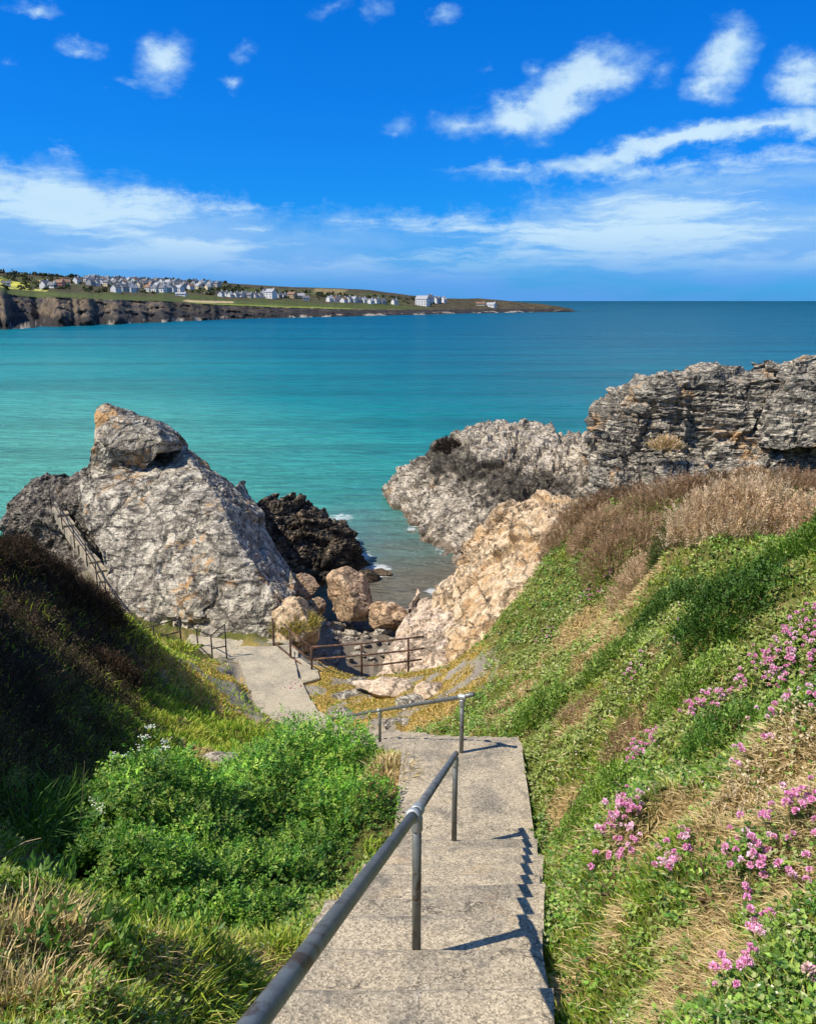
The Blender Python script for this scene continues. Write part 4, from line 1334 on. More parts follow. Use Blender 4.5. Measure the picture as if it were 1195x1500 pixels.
for (px, py, Y, size, seed, mat, label) in [
    (512, 872, 32.8, (2.55, 2.2, 2.3), 401, 'boulder', 'largest tan boulder, in the middle of the cove stones'),
    (568, 904, 31.6, (1.45, 1.3, 1.25), 402, 'boulder', 'mid-sized tan boulder nearest the water, right of the largest one'),
    (440, 866, 33.2, (1.5, 1.3, 1.4), 403, 'boulder', 'tan boulder wedged under the black rock, left of the largest boulder'),
    (462, 890, 31.5, (0.9, 0.9, 0.9), 404, 'boulder', 'small tan boulder in shadow between the two bigger tan ones'),
    (424, 850, 33.8, (1.1, 1.0, 0.9), 405, 'boulder', 'tan boulder against the foot of the grey sea rock'),
    (536, 836, 39.4, (1.3, 1.2, 0.9), 406, 'rock_black', 'low dark rock awash at the right tip of the black rock'),
    (648, 867, 37.6, (1.0, 0.7, 0.5), 407, 'rock_mid', 'small rock breaking the surface of the murky water'),
    (558, 838, 40.2, (1.3, 0.7, 0.45), 408, 'rock_black', 'dark rock awash with foam in the inlet'),
    (588, 908, 31.0, (0.8, 0.7, 0.6), 409, 'boulder', 'small buff boulder at the waterline beside the buff slab'),
]:
    c = P(px, py, Y)
    if mat in ('rock_black', 'rock_mid') and py < 870: c[2] = 0.05
    boulder('boulder', c, size, seed, mat, label, turn=seed)
# grassy knoll rock behind the railing post
boulder('boulder', P(428, 925, 25.4), (1.9, 2.2, 2.0), 410, 'rock_ochre', 'grass-topped rock behind the railing corner', 'rock')
WHERE = [('left', 455), ('middle', 520), ('right', 575)]
rb = np.random.default_rng(77)
stones = []
protos = []
for k in range(6):
    o = boulder('stone', (0, 0, -50), (1.0, 0.8, 0.5), 450 + k, 'stone', None, 'stone', sub=(22, 30))
    protos.append(o)
spots = []
for k in range(400):
    px = rb.uniform(428, 604); py = rb.uniform(908, 972)
    q = hit(px, py, 22.9, 36.0)
    if q[2] > 2.4 or q[2] < -0.1 or q[1] < 23.2: continue
    s = rb.choice([0.28, 0.4, 0.55, 0.8], p=[.35, .3, .22, .13])
    if any(np.hypot(q[0] - a[0], q[1] - a[1]) < 0.55 * (s + b) for a, b in spots): continue
    spots.append((q, s))
    if len(spots) >= 90: break
for k, (q, s) in enumerate(spots):
    o = protos[k] if k < len(protos) else protos[k % len(protos)].copy()
    if k >= len(protos): COL.objects.link(o)
    o.location = q + np.array([0, 0, 0.08 * s])
    o.scale = (s * rb.uniform(.8, 1.3), s * rb.uniform(.8, 1.2), s * rb.uniform(.7, 1.3))
    o.rotation_euler = (rb.normal() * .2, rb.normal() * .2, rb.uniform(0, 6.28))
    tag(o, 'grey stone lying loose on the cove floor behind the railing', 'stone', 'loose stones on the cove floor')
# flat rock showing through the yellow turf
for k, (px, py, sx, sy, turn) in enumerate([(585, 1008, 2.6, 1.2, -.2), (505, 1020, .9, .7, .2), (612, 1030, 1.2, .7, .1), (590, 1063, .9, .5, 0), (505, 1046, .6, .5, .4), (640, 1010, 1.1, .9, .1), (525, 1000, 1.0, .6, 0)]):
    q = hit(px, py, 14, 24)
    o = boulder('flat_rock', q + np.array([0, 0, -0.06]), (sx, sy, 0.36), 480 + k, 'rock_pink' if k in (0, 5) else 'stone',
                'flat rock showing through yellow turf, ' + ['the broad pale one below the railing', 'the grey one beside the path', 'the grey one behind the handrail', 'the small one nearest the landing', 'the small one beside the path edge', 'the pale one at the foot of the ochre face', 'the low one under the railing corner'][k], 'rock', sub=(30, 40))
    o.rotation_euler = (0, 0, turn)
q = hit(318, 1118, 8, 20)
boulder('flat_rock', q + np.array([0, 0, 0.0]), (0.75, 0.5, 0.35), 495, 'stone', 'grey stone showing in the grass behind the green bush', 'rock', sub=(30, 40))


# ------------------------------------------------------------------ handrail beside the steps
def pipe(name, pts, r, mat, parent, seg=16):
    return link(name, Geo().tube(pts, r, seg).mesh(name, True), M[mat], parent)


def fitting(p, d, r, ln, parent, name='collar', bulge=1.28):
    p = np.asarray(p, float); d = np.asarray(d, float); d = d / np.linalg.norm(d)
    ss = [(-ln / 2, 1.02), (-ln / 2 + .006, bulge * .96), (-ln / 2 + .022, bulge), (0, bulge * 0.97), (ln / 2 - .022, bulge), (ln / 2 - .006, bulge * .96), (ln / 2, 1.02)]
    return link(name, Geo().tube([p + d * s for s, _ in ss], [r * k for _, k in ss], 18).mesh(name, True), M['fitting'], parent)


RP = 0.029
T1 = P(606, 1190, 4.07); B1 = P(617, 1387, 4.07)
T1 = np.array([B1[0], T1[1], T1[2]]) + np.array([-0.03, 0, 0.01])
T2 = P(667, 1106, 7.22); B2 = P(667, 1230, 7.22)
T3 = P(677, 1021, 9.07); B3 = P(677, 1117, 9.07)
TN = P(372, 1500, 1.36)
TN2 = TN + (TN - T1) * 0.55
rail = empty('handrail', B1)
tag(rail, 'galvanised pipe handrail on posts down the middle of the near steps', 'handrail')


def local(p): return np.asarray(p) - np.asarray(B1)


mid1 = T1 + (T2 - T1) * 0.03
E2 = T2 + (T2 - T1) / np.linalg.norm(T2 - T1) * 0.10
pipe('rail', [local(TN2), local(TN), local(T1)], RP, 'pipe', rail, 24)
pipe('rail', [local(T1), local(T2), local(E2)], RP, 'pipe', rail, 24)
dv = (T1 - TN) / np.linalg.norm(T1 - TN)
fitting(local(T1 - dv * 0.20), dv, RP, 0.07, rail, bulge=1.5)
fitting(local(T1 + dv * 0.02), dv, RP, 0.15, rail, bulge=1.38)
for (t, b) in ((T1, B1), (T2, B2)):
    bb = np.array([t[0], t[1], b[2] - 0.05])
    pipe('post', [local(bb), local(t)], RP * 0.95, 'pipe', rail, 20)
    fitting(local(t - np.array([0, 0, 0.085])), (0, 0, 1), RP * .95, 0.10, rail)
bb = np.array([TN2[0], TN2[1], float(stair_z(TN2[1])) - 0.05])
pipe('post', [local(bb), local(TN2)], RP * .95, 'pipe', rail, 20)

rail2 = empty('handrail', B3)
tag(rail2, 'second pipe handrail starting at the landing and bending left down the lower steps', 'handrail')
T4 = P(556, 1041, 14.2)
T5 = P(482, 1054, 16.9)
TE = P(694, 1017, 9.0)
l3 = lambda p: np.asarray(p) - np.asarray(B3)
pipe('rail', [l3(TE), l3(T3), l3(T4), l3(T5)], RP, 'pipe', rail2, 20)
for t in (T3, T4, T5):
    zb = float(stair_z(t[1])) if t is not T3 else B3[2]
    pipe('post', [l3((t[0], t[1], zb - 0.12)), l3(t)], RP * .95, 'pipe', rail2, 18)
    fitting(l3(t - np.array([0, 0, 0.08])), (0, 0, 1), RP * .95, 0.10, rail2, bulge=1.35)
    fitting(l3(t), (1.0, -.4, 0.1), RP, 0.10, rail2, bulge=1.3)

# ------------------------------------------------------------------ rusty railings of the lower platform
def railing(name, label, posts, rails, mat, r=0.029):
    base = np.array(posts[0][1])
    root = empty(name, base)
    tag(root, label, 'railing')
    for (t, b) in posts:
        link('post', Geo().tube([np.asarray(b) - base, np.asarray(t) - base], r * 1.1, 10).mesh('post', True), M[mat], root)
    for pts in rails:
        link('rail', Geo().tube([np.asarray(p) - base for p in pts], r, 10).mesh('rail', True), M[mat], root)
    return root


def up_from(px, py_base, Y, py_top, sink=0.15):
    b = P(px, py_base, Y); t = P(px, py_top, Y)
    return np.array([b[0], Y, t[2]]), np.array([b[0], Y, b[2] - sink])


A = up_from(401, 947, 23.9, 906); Bp = up_from(426, 968, 22.9, 924); Cc = up_from(457, 986, 22.15, 948); D = up_from(530, 987, 22.05, 943); E = up_from(598, 984, 22.05, 935)
cw = lambda a, f: a[1] + (a[0] - a[1]) * f
end_t = P(621, 932.5, 22.0); end_m = P(622, 949.5, 22.0); end_l = P(618, 966, 22.0)
railing('railing', 'rusty pipe railing bent round the corner of the cove, right of the path', [A, Bp, Cc, D, E],
        [[P(416, 915, 23.3), Bp[0] + (0, 0, .0), Cc[0]], [Cc[0], D[0], E[0], end_t], [cw(A, .28), cw(Bp, .26), cw(Cc, .15)], [cw(Bp, .62), cw(Cc, .55)],
         [P(458, 966, 22.15), P(530, 960, 22.05), P(598, 953, 22.05), end_m], [P(518, 976, 22.05), P(560, 973.5, 22.05), end_l]], 'rusty')
G1 = up_from(266, 951, 23.7, 907); 
G0t = P(190, 926, 24.2)
railing('railing', 'dark three-bar railing at the head of the grass slope, left of the path', [G1, up_from(228, 962, 23.9, 916)],
        [[G0t, G1[0]], [P(212, 937, 24.0), cw(G1, .64)], [P(224, 948, 23.9), cw(G1, .33)]], 'ironrail', 0.022)
H1 = up_from(311, 963, 22.95, 931); H2 = up_from(332, 963, 22.9, 915)
railing('railing', 'short dark stepped railing against the foot of the grey sea rock', [H1, H2, up_from(290, 950, 23.9, 921)],
        [[H1[0], H2[0]], [cw(H1, .5), cw(H2, .42)], [P(272, 914, 23.8), P(290, 924, 23.7), H1[0]], [P(290, 944, 23.7), cw(H1, .1)]], 'ironrail', 0.02)
# hand line along the ledge path
posts = []; up1 = []; 
for i in range(0, len(LP), 2):
    q = LP[i]
    d = LP[min(i + 1, len(LP) - 1)] - LP[max(i - 1, 0)]; d = d[:2] / np.linalg.norm(d[:2]); s = np.array([d[1], -d[0], 0])
    b = q + s * -0.30
    posts.append((b + (0, 0, .85), b - (0, 0, .2))); up1.append(b + (0, 0, .83))
up2 = [p - np.array([0, 0, .42]) for p in up1]
railing('railing', 'thin dark hand rail climbing the ledge path beside the grey sea rock', posts, [up1, up2], 'ironrail', 0.022)


# ------------------------------------------------------------------ vegetation
def polar_scatter(n, power, accept, rmin=1.5, rmax=27.0, amax=0.62, seed=0):
    r = np.random.default_rng(seed)
    xs, ys = [], []
    got = 0
    e = 2 - power
    for _ in range(40):
        m = n * 2
        u = r.random(m)
        rad = (rmin ** e + u * (rmax ** e - rmin ** e)) ** (1 / e)
        a = r.uniform(-amax, amax, m)
        x = rad * np.sin(a); y = rad * np.cos(a)
        ok = r.random(m) < accept(x, y)
        xs.append(x[ok]); ys.append(y[ok]); got += ok.sum()
        if got >= n: break
    return np.concatenate(xs)[:n], np.concatenate(ys)[:n]


def off_steps(x, y, margin=0.02):
    c, h = centre(y)
    ok = (x - c > h + margin - 0.07 * (y < 9) * (0.5 + field(x, y, 3.0, 55))) | (c - x > h + margin - 0.12 * (y < 7) * (0.4 + field(x, y, 2.5, 56))) | (y > 23.6)
    pad = (x > -5.3) & (x < -2.6) & (y > 21.2) & (y < 23.8)
    pad2 = (x > -7.2) & (x < -3.8) & (y > 22.8) & (y < 24.6)
    return ok & ~pad & ~pad2


def blades(name, root, lean, length, width, cols, mat, kind='stuff', label=None, bend=0.5, parent=None):
    """grass blades: a quad and a tip each; lean is the direction of growth"""
    n = len(root)
    r = np.random.default_rng(n)
    d = lean / np.linalg.norm(lean, axis=1, keepdims=True)
    side = np.cross(d, r.normal(size=(n, 3))); side /= np.linalg.norm(side, axis=1, keepdims=True) + 1e-9
    dropv = np.zeros((n, 3)); dropv[:, 2] = -1
    hd = d.copy(); hd[:, 2] = 0
    L = length[:, None]; Wd = width[:, None]
    mid = root + d * L * 0.55
    tip = root + d * L + (dropv * 0.5 + hd * 0.6) * L * bend * 0.6
    v = np.stack([root - side * Wd / 2, root + side * Wd / 2, mid - side * Wd * 0.4, mid + side * Wd * 0.4, tip], 1).reshape(-1, 3)
    i = np.arange(n)[:, None] * 5
    quads = i + np.array([[0, 1, 3, 2]]); tris = i + np.array([[2, 3, 4]])
    c = np.repeat(cols, 5, axis=0).reshape(n, 5, 3)
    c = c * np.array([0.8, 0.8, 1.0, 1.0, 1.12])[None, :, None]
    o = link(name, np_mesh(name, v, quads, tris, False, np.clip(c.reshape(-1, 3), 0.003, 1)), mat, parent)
    if kind: o['kind'] = kind
    if label: o['label'] = label
    return o


def leaf_verts(base, d, nrm, L, Wd, fold=0.18):
    """pointed leaves folded along the midrib: four corners each"""
    s = np.cross(d, nrm); s /= np.linalg.norm(s, axis=1, keepdims=True) + 1e-9
    n2 = np.cross(s, d)
    L = L[:, None]; Wd = Wd[:, None]
    b = base; t = base + d * L
    m = base + d * L * 0.45 + n2 * fold * Wd
    return np.stack([b, m - s * Wd / 2, t, m + s * Wd / 2], 1)


def leaves(name, base, d, nrm, L, Wd, cols, mat, parent=None, kind=None, fold=0.18):
    v = leaf_verts(base, d, nrm, L, Wd, fold).reshape(-1, 3)
    n = len(base)
    i = np.arange(n)[:, None] * 4
    tris = np.concatenate([i + np.array([[0, 2, 1]]), i + np.array([[0, 3, 2]])])
    c = np.repeat(cols, 4, axis=0)
    o = link(name, np_mesh(name, v, None, tris, False, np.clip(c, 0.003, 1)), mat, parent)
    if kind: o['kind'] = kind
    return o


def unit(v): return v / (np.linalg.norm(v, axis=-1, keepdims=True) + 1e-9)


def sprays(pos, d, nrm, Ls, pairs, leafL, leafW, r, spread=0.75, tip=True):
    """compound leaves: leaflet arrays along a rachis. returns base, dir, normal, length, width, index of spray"""
    n = len(pos)
    s = unit(np.cross(d, nrm))
    B, D, N, LL, WW, ID = [], [], [], [], [], []
    for k in range(pairs):
        f = 0.25 + 0.75 * k / max(1, pairs - 1) if pairs > 1 else 0.6
        for sg in (-1, 1):
            B.append(pos + d * (Ls * f)[:, None])
            D.append(unit(d * (0.55 + 0.3 * f) + s * sg * spread + r.normal(size=(n, 3)) * 0.16 + np.array([0, 0, -0.12])))
            N.append(unit(nrm + r.normal(size=(n, 3)) * 0.22))
            LL.append(leafL * (1.15 - 0.45 * f) * r.uniform(.75, 1.2, n)); WW.append(leafW * (1.1 - 0.4 * f) * r.uniform(.8, 1.2, n)); ID.append(np.arange(n))
    if tip:
        B.append(pos + d * Ls[:, None]); D.append(d); N.append(nrm); LL.append(leafL * r.uniform(.7, 1.1, n)); WW.append(leafW * r.uniform(.8, 1.1, n)); ID.append(np.arange(n))
    return [np.concatenate(q) for q in (B, D, N, LL, WW, ID)]


# lobes of the big green bush; nothing else grows inside it
LOBES = {'right': [((-1.25, 9.2, 7.40), (1.05, 1.25, 1.15)), ((-0.66, 7.9, 7.80), (0.66, 0.85, 0.90)), ((-1.65, 8.1, 7.75), (0.95, 1.0, 0.95)), ((-0.95, 7.0, 8.0), (0.62, 0.7, 0.72)), ((-2.0, 9.6, 7.2), (0.8, 0.9, 0.8))],
         'left': [((-2.65, 7.1, 8.40), (0.95, 1.0, 1.0)), ((-2.15, 5.7, 8.75), (0.80, 0.7, 0.72)), ((-1.5, 6.2, 8.35), (0.75, 0.8, 0.72)), ((-2.7, 5.9, 8.85), (0.7, 0.7, 0.5)), ((-1.25, 5.3, 8.85), (0.55, 0.5, 0.48)), ((-1.75, 5.05, 8.95), (0.6, 0.45, 0.45))]}


def in_bush(x, y, k=0.85):
    m = np.zeros(len(x), bool)
    for g in LOBES.values():
        for (c, r) in g:
            m |= ((x - c[0]) / r[0]) ** 2 + ((y - c[1]) / r[1]) ** 2 < k * k
    return m


def heathness(x, y):
    p = np.stack([x, y, np.zeros_like(x)], 1)
    n1 = fbm(p * 2.2, 4, 0.6, seed=71)
    left = sstep(x + 0.25 * (y - 8), -2.6, -4.0) * sstep(y, 19.0, 16.0)
    return np.clip(left * sstep(x + 0.16 * y + 0.6 * n1, -2.2, -3.2), 0, 1)


def flatness(x, y):
    return sstep(y, 15.5, 17.5) * sstep(y, 24.6, 23.4) * sstep(x, -6.4, -5.6) * sstep(x, 2.6, 1.6)


def dist(x, y): return np.hypot(x, y)


GREENS = np.array([(0.15, 0.27, 0.025), (0.25, 0.36, 0.035), (0.34, 0.42, 0.05), (0.09, 0.20, 0.022), (0.44, 0.44, 0.09)])
TANS = np.array([(0.50, 0.37, 0.19), (0.60, 0.47, 0.26), (0.42, 0.29, 0.14), (0.54, 0.45, 0.20)])


def pick(pal, n, r, jit=0.18):
    return pal[r.integers(0, len(pal), n)] * (1 + jit * r.normal(size=(n, 1))).clip(0.5, 1.6)


def field(x, y, sc, seed):
    return fbm(np.stack([x, y, np.zeros_like(x)], 1) * sc, 3, 0.55, seed=seed)


# --- green grass everywhere on the banks
rg = np.random.default_rng(21)
acc = lambda x, y: (off_steps(x, y, -0.03) & ~in_bush(x, y, 0.8)) * (1 - 0.85 * dryness(x, y)) * (1 - 0.9 * heathness(x, y)) * (1 - 0.9 * flatness(x, y)) * (ground(x, y) > 3.0) * (y < 24) * np.where(x > 0, 0.30 + 0.55 * sstep(field(x, y, 1.4, 91), 0.0, 0.25), np.where(y < 7, 0.25 + 0.6 * sstep(field(x, y, 1.2, 92), -0.1, 0.2), 1.0))
x, y = polar_scatter(150000, 1.45, acc, seed=1)
z = ground(x, y); n_ = gnormal(x, y)
D_ = dist(x, y)
lean = np.array([0, 0, 1.0])[None] * 0.75 + n_ * 0.55 + rg.normal(size=(len(x), 3)) * 0.38
lean[:, 2] = np.abs(lean[:, 2])
ln = rg.uniform(0.05, 0.13, len(x)) * (1 + 0.15 * (x < -0.5)) * np.where(dist(x + 4.5, y - 16) < 3.5, 1.6, 1.0)
wd = (0.0035 + 0.0011 * D_) * rg.uniform(.7, 1.3, len(x))
cols = pick(GREENS, len(x), rg)
yel = sstep(field(x, y, 0.8, 95) + 0.15 * rg.normal(size=len(x)), -0.05, 0.30)[:, None]
cols = cols * (1 - 0.6 * yel) + np.array([0.42, 0.42, 0.065])[None] * 0.6 * yel
cols = cols * np.where((x < 0), 1.2, 1.0)[:, None]
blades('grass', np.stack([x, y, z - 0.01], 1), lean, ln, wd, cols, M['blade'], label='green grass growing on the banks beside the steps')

# the same turf carries on beyond both sides of the view
x, y = polar_scatter(60000, 1.2, lambda x, y: acc(x, y) * (np.abs(np.arctan2(x, y)) > 0.58), rmin=1.2, rmax=14.0, amax=1.45, seed=12)
m = len(x); z = ground(x, y); n_ = gnormal(x, y); D_ = dist(x, y)
lean = np.array([0, 0, 1.0])[None] * 0.75 + n_ * 0.55 + rg.normal(size=(m, 3)) * 0.38
dr_ = dryness(x, y)[:, None]
blades('grass', np.stack([x, y, z - 0.01], 1), lean, rg.uniform(0.07, 0.18, m), (0.007 + 0.0013 * D_) * rg.uniform(.7, 1.3, m), pick(GREENS, m, rg) * (1 - dr_) + pick(TANS, m, rg) * dr_, M['blade'], label='green grass growing further along the banks')

# --- dead straw-coloured grass hanging in the dry patches
acc = lambda x, y: (off_steps(x, y, -0.02) & ~in_bush(x, y, 0.85)) * np.clip(dryness(x, y) + 0.06, 0, 1) * (1 - 0.9 * heathness(x, y)) * (1 - 0.9 * flatness(x, y)) * (ground(x, y) > 3.0) * (y < 24)
x, y = polar_scatter(70000, 1.4, acc, seed=2)
z = ground(x, y); n_ = gnormal(x, y); D_ = dist(x, y)
down = np.stack([n_[:, 0], n_[:, 1], np.zeros(len(x))], 1)
lean = np.array([0, 0, 1.0])[None] * 0.40 + n_ * 0.5 + down * 0.35 + rg.normal(size=(len(x), 3)) * 0.55
ln = rg.uniform(0.04, 0.12, len(x)); wd = (0.003 + 0.0010 * D_) * rg.uniform(.7, 1.3, len(x))
blades('dry_grass', np.stack([x, y, z - 0.005], 1), lean, ln, wd, pick(TANS, len(x), rg), M['dryblade'], label='straw coloured dead grass in patches on the banks', bend=0.9)

# --- short golden turf of the flat
acc = lambda x, y: off_steps(x, y, 0.0) * flatness(x, y) * sstep(field(x, y, 1.5, 77), 0.20, 0.0) * 0.9
x, y = polar_scatter(16000, 1.0, acc, rmin=14, seed=3)
z = ground(x, y)
lean = np.array([0, 0, 1.0])[None] + rg.normal(size=(len(x), 3)) * 0.5
pal = np.array([(0.50, 0.36, 0.09), (0.44, 0.33, 0.08), (0.30, 0.29, 0.06), (0.55, 0.40, 0.13)])
blades('turf', np.stack([x, y, z - 0.01], 1), lean, rg.uniform(.05, .11, len(x)), rg.uniform(.018, .034, len(x)), pick(pal, len(x), rg), M['dryblade'], label='short golden turf on the flat ground before the railing')

# --- small leafy herbs over the right bank and around the bush
acc = lambda x, y: (off_steps(x, y, 0.03) & ~in_bush(x, y, 0.8)) * (1 - 0.9 * dryness(x, y)) * (1 - heathness(x, y)) * (1 - flatness(x, y)) * (ground(x, y) > 4.0) * (y < 22) * np.where(x > 0, 0.25 + 0.75 * sstep(field(x, y, 1.4, 91), 0.22, -0.05), 0.45 * (y < 7))
x, y = polar_scatter(32000, 1.5, acc, seed=4)
z = ground(x, y); n_ = gnormal(x, y); D_ = dist(x, y)
m = len(x)
pos = np.stack([x, y, z + rg.uniform(0.0, 0.07, m)], 1)
dd = unit(rg.normal(size=(m, 3)) + n_ * 0.7); nn = unit(n_ * 0.8 + np.array([0, 0, 0.8]) + rg.normal(size=(m, 3)) * 0.35)
szz = 0.020 + 0.0024 * D_
B, D, N, LL, WW, ID = sprays(pos, dd, nn, szz * 1.6, 2, szz * 1.0, szz * 0.72, rg, 0.9)
hc = np.array([(0.14, 0.27, 0.035), (0.21, 0.34, 0.055), (0.29, 0.40, 0.08), (0.08, 0.18, 0.03), (0.36, 0.40, 0.16)])
cc = pick(hc, m, rg)
yl = sstep(field(x, y, 0.7, 99), -0.1, 0.25)[:, None]
cc = cc * (1 - 0.5 * yl) + np.array([0.36, 0.38, 0.11])[None] * 0.5 * yl
leaves('ground_cover', B, D, N, LL, WW, cc[ID] * (1 + 0.12 * rg.normal(size=(len(ID), 1))), M['leaf'], kind='stuff')['label'] = 'small leafy herbs covering the right bank'

# --- dark heath over the shaded left bank
acc = lambda x, y: off_steps(x, y, 0.3) * heathness(x, y)
x, y = polar_scatter(16000, 0.9, acc, rmin=4, amax=0.75, seed=5)
z = ground(x, y); n_ = gnormal(x, y); m = len(x)
pos = np.stack([x, y, z - 0.02], 1)
dd = unit(n_ * 0.7 + np.array([0, 0, 0.6]) + rg.normal(size=(m, 3)) * 0.4)
B, D, N, LL, WW, ID = sprays(pos, dd, unit(rg.normal(size=(m, 3))), rg.uniform(.10, .30, m), 4, np.full(m, .055), np.full(m, .018), rg, 0.6)
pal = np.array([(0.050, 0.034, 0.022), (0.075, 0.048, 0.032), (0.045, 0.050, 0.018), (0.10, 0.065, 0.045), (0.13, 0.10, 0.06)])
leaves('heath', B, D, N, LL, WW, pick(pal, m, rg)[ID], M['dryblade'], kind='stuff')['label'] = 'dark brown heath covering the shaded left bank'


# --- the big bush
def bush(name, lobes, nspray, label, seed):
    r = np.random.default_rng(seed)
    c0 = np.mean([l[0] for l in lobes], 0)
    base = np.array([c0[0], c0[1], float(ground(c0[0], c0[1]))])
    root = empty(name, base)
    tag(root, label, 'bush')
    area = np.array([l[1][0] * l[1][1] for l in lobes]); area = area / area.sum()
    P_, N_ = [], []
    for (c, rad), a in zip(lobes, area):
        n = int(nspray * a * 3.0)
        d = unit(r.normal(size=(n, 3))); d[:, 2] = np.where(d[:, 2] < -0.25, -d[:, 2], d[:, 2])
        lump = 1 + 0.32 * fbm(d * 2.4 + np.array(c), 3, 0.6, seed=seed) + 0.07 * fbm(d * 7.0 + np.array(c), 2, 0.6, seed=seed + 1)
        k = (r.uniform(0.45, 1.03, n) ** 0.5 + 0.16 * (r.random(n) < 0.12) * r.random(n)) * lump
        p = np.array(c) + d * np.array(rad) * k[:, None]
        P_.append(p); N_.append(unit(d / np.array(rad)))
    p = np.concatenate(P_); nn = np.concatenate(N_)
    keep = np.ones(len(p), bool)
    for (c, rad) in lobes:
        keep &= (((p - np.array(c)) / np.array(rad)) ** 2).sum(1) > 0.42
    keep &= p[:, 2] > ground(p[:, 0], p[:, 1]) + 0.02
    keep &= fbm(p * 2.6, 3, 0.6, seed=seed + 5) > -0.22
    sel = r.permutation(np.nonzero(keep)[0])[:nspray]
    p = p[sel]; nn = nn[sel]
    m = len(p)
    d = unit(nn * 0.55 + np.array([0, 0, 0.25]) + r.normal(size=(m, 3)) * 0.55)
    szv = r.uniform(.65, 1.35, m)
    up_ = unit(np.array([0, 0, 1.0]) + nn * 0.7 + r.normal(size=(m, 3)) * 0.35)
    B, D, N, LL, WW, ID = sprays(p - base, d, up_, r.uniform(.05, .11, m), 3, szv * .042, szv * .021, r, 0.85)
    pal = np.array([(0.085, 0.23, 0.022), (0.15, 0.32, 0.030), (0.05, 0.16, 0.017), (0.24, 0.41, 0.045), (0.33, 0.44, 0.08)])
    patch = (0.72 + 0.45 * sstep(fbm((p + 3.0) * 1.5, 3, 0.6, seed=seed + 8), -0.25, 0.3) * 1.3)[:, None]
    col = (pick(pal, m, r) * patch)[ID] * (1 + 0.15 * r.normal(size=(len(ID), 1)))
    leaves('foliage', B, D, N, LL, WW, col, M['leaf'], root, kind='stuff')
    g = Geo()
    for k in range(60):
        (c, rad) = lobes[r.integers(len(lobes))]
        a = np.array([c[0] + r.normal() * rad[0] * .35, c[1] + r.normal() * rad[1] * .35, 0]); a[2] = ground(a[0], a[1]) - 0.05
        e = np.array(c) + unit(r.normal(size=3)) * np.array(rad) * 0.85; e[2] = abs(e[2] - c[2]) + c[2]
        mdl = (a + e) / 2 + r.normal(size=3) * 0.06
        g.tube([a - base, mdl - base, e - base], [0.010, 0.008, 0.004], 5, False)
    link('stems', g.mesh('stems'), M['stalk'], root)
    return root


bush('bush', LOBES['right'], 14000, 'dense bright green bush right beside the landing, nearer the sea', 31)
bush('bush', LOBES['left'], 14000, 'dense green bush at the lower left below the dark bank', 32)


# --- tufts of long grass
def tuft(name, at, n, L, spread, pal, label, cat, w=0.012, seed=0, bend=0.7, mat='blade', out=0.5):
    r = np.random.default_rng(seed)
    a = r.uniform(0, 2 * math.pi, n); rr = spread * np.sqrt(r.random(n))
    p = np.stack([rr * np.cos(a), rr * np.sin(a), np.zeros(n)], 1)
    p[:, 2] = ground(p[:, 0] + at[0], p[:, 1] + at[1]) - at[2] - 0.02
    lean = np.array([0, 0, 1.0]) + p / max(spread, 1e-3) * out + r.normal(size=(n, 3)) * 0.22
    o = blades(name, p, lean, L * r.uniform(.5, 1.1, n), w * r.uniform(.7, 1.2, n), pick(np.array(pal), n, r), M[mat], kind=None, bend=bend)
    o.location = at
    return tag(o, label, cat)


YG = [(0.32, 0.40, 0.05), (0.42, 0.46, 0.07), (0.50, 0.46, 0.12), (0.22, 0.33, 0.04)]
DG = [(0.05, 0.12, 0.02), (0.08, 0.17, 0.03), (0.11, 0.20, 0.03)]
TN_ = [tuple(c) for c in TANS]
for k, (px, py, n, L, sp, pal, lab) in enumerate([
    (300, 1420, 900, .24, .32, YG, 'yellow-green grass tuft at the bottom, left of the near handrail'),
    (230, 1455, 700, .22, .28, YG, 'yellow-green grass tuft at the bottom edge, left of the tuft by the handrail'),
    (400, 1385, 600, .20, .22, YG, 'small grass tuft against the handrail side of the steps'),
    (350, 1370, 600, .20, .24, YG, 'grass tuft below the bush on the left of the steps'),
    (360, 1465, 300, .20, .16, YG, 'grass tuft at the very bottom beside the handrail'),
    (40, 1210, 260, .55, .30, DG, 'long dark green grass at the left edge under the shaded bank'),
    (110, 1195, 300, .55, .30, DG, 'long green grass standing left of the bush'),
    (25, 1385, 800, .26, .30, TN_, 'straw coloured dry tussock at the left edge'),
    (20, 1470, 800, .24, .30, TN_, 'straw coloured dry tussock in the bottom left corner'),
    (120, 1450, 280, .22, .20, DG, 'dark green grass tuft between the two dry tussocks and the yellow tufts'),
    (265, 950, 200, .35, .5, YG, 'bright grass on the slope below the three-bar railing'),
    (575, 1140, 260, .28, .30, TN_, 'dry tuft between the bush and the landing'),
    (470, 1275, 260, .20, .22, TN_, 'dry tuft under the bush beside the steps'),
]):
    at = hit(px, py)
    tuft('grass_tuft', at, n, L, sp, pal, lab, 'grass', 0.006 + 0.0012 * at[1], 600 + k, mat='blade' if pal is not TN_ else 'dryblade')


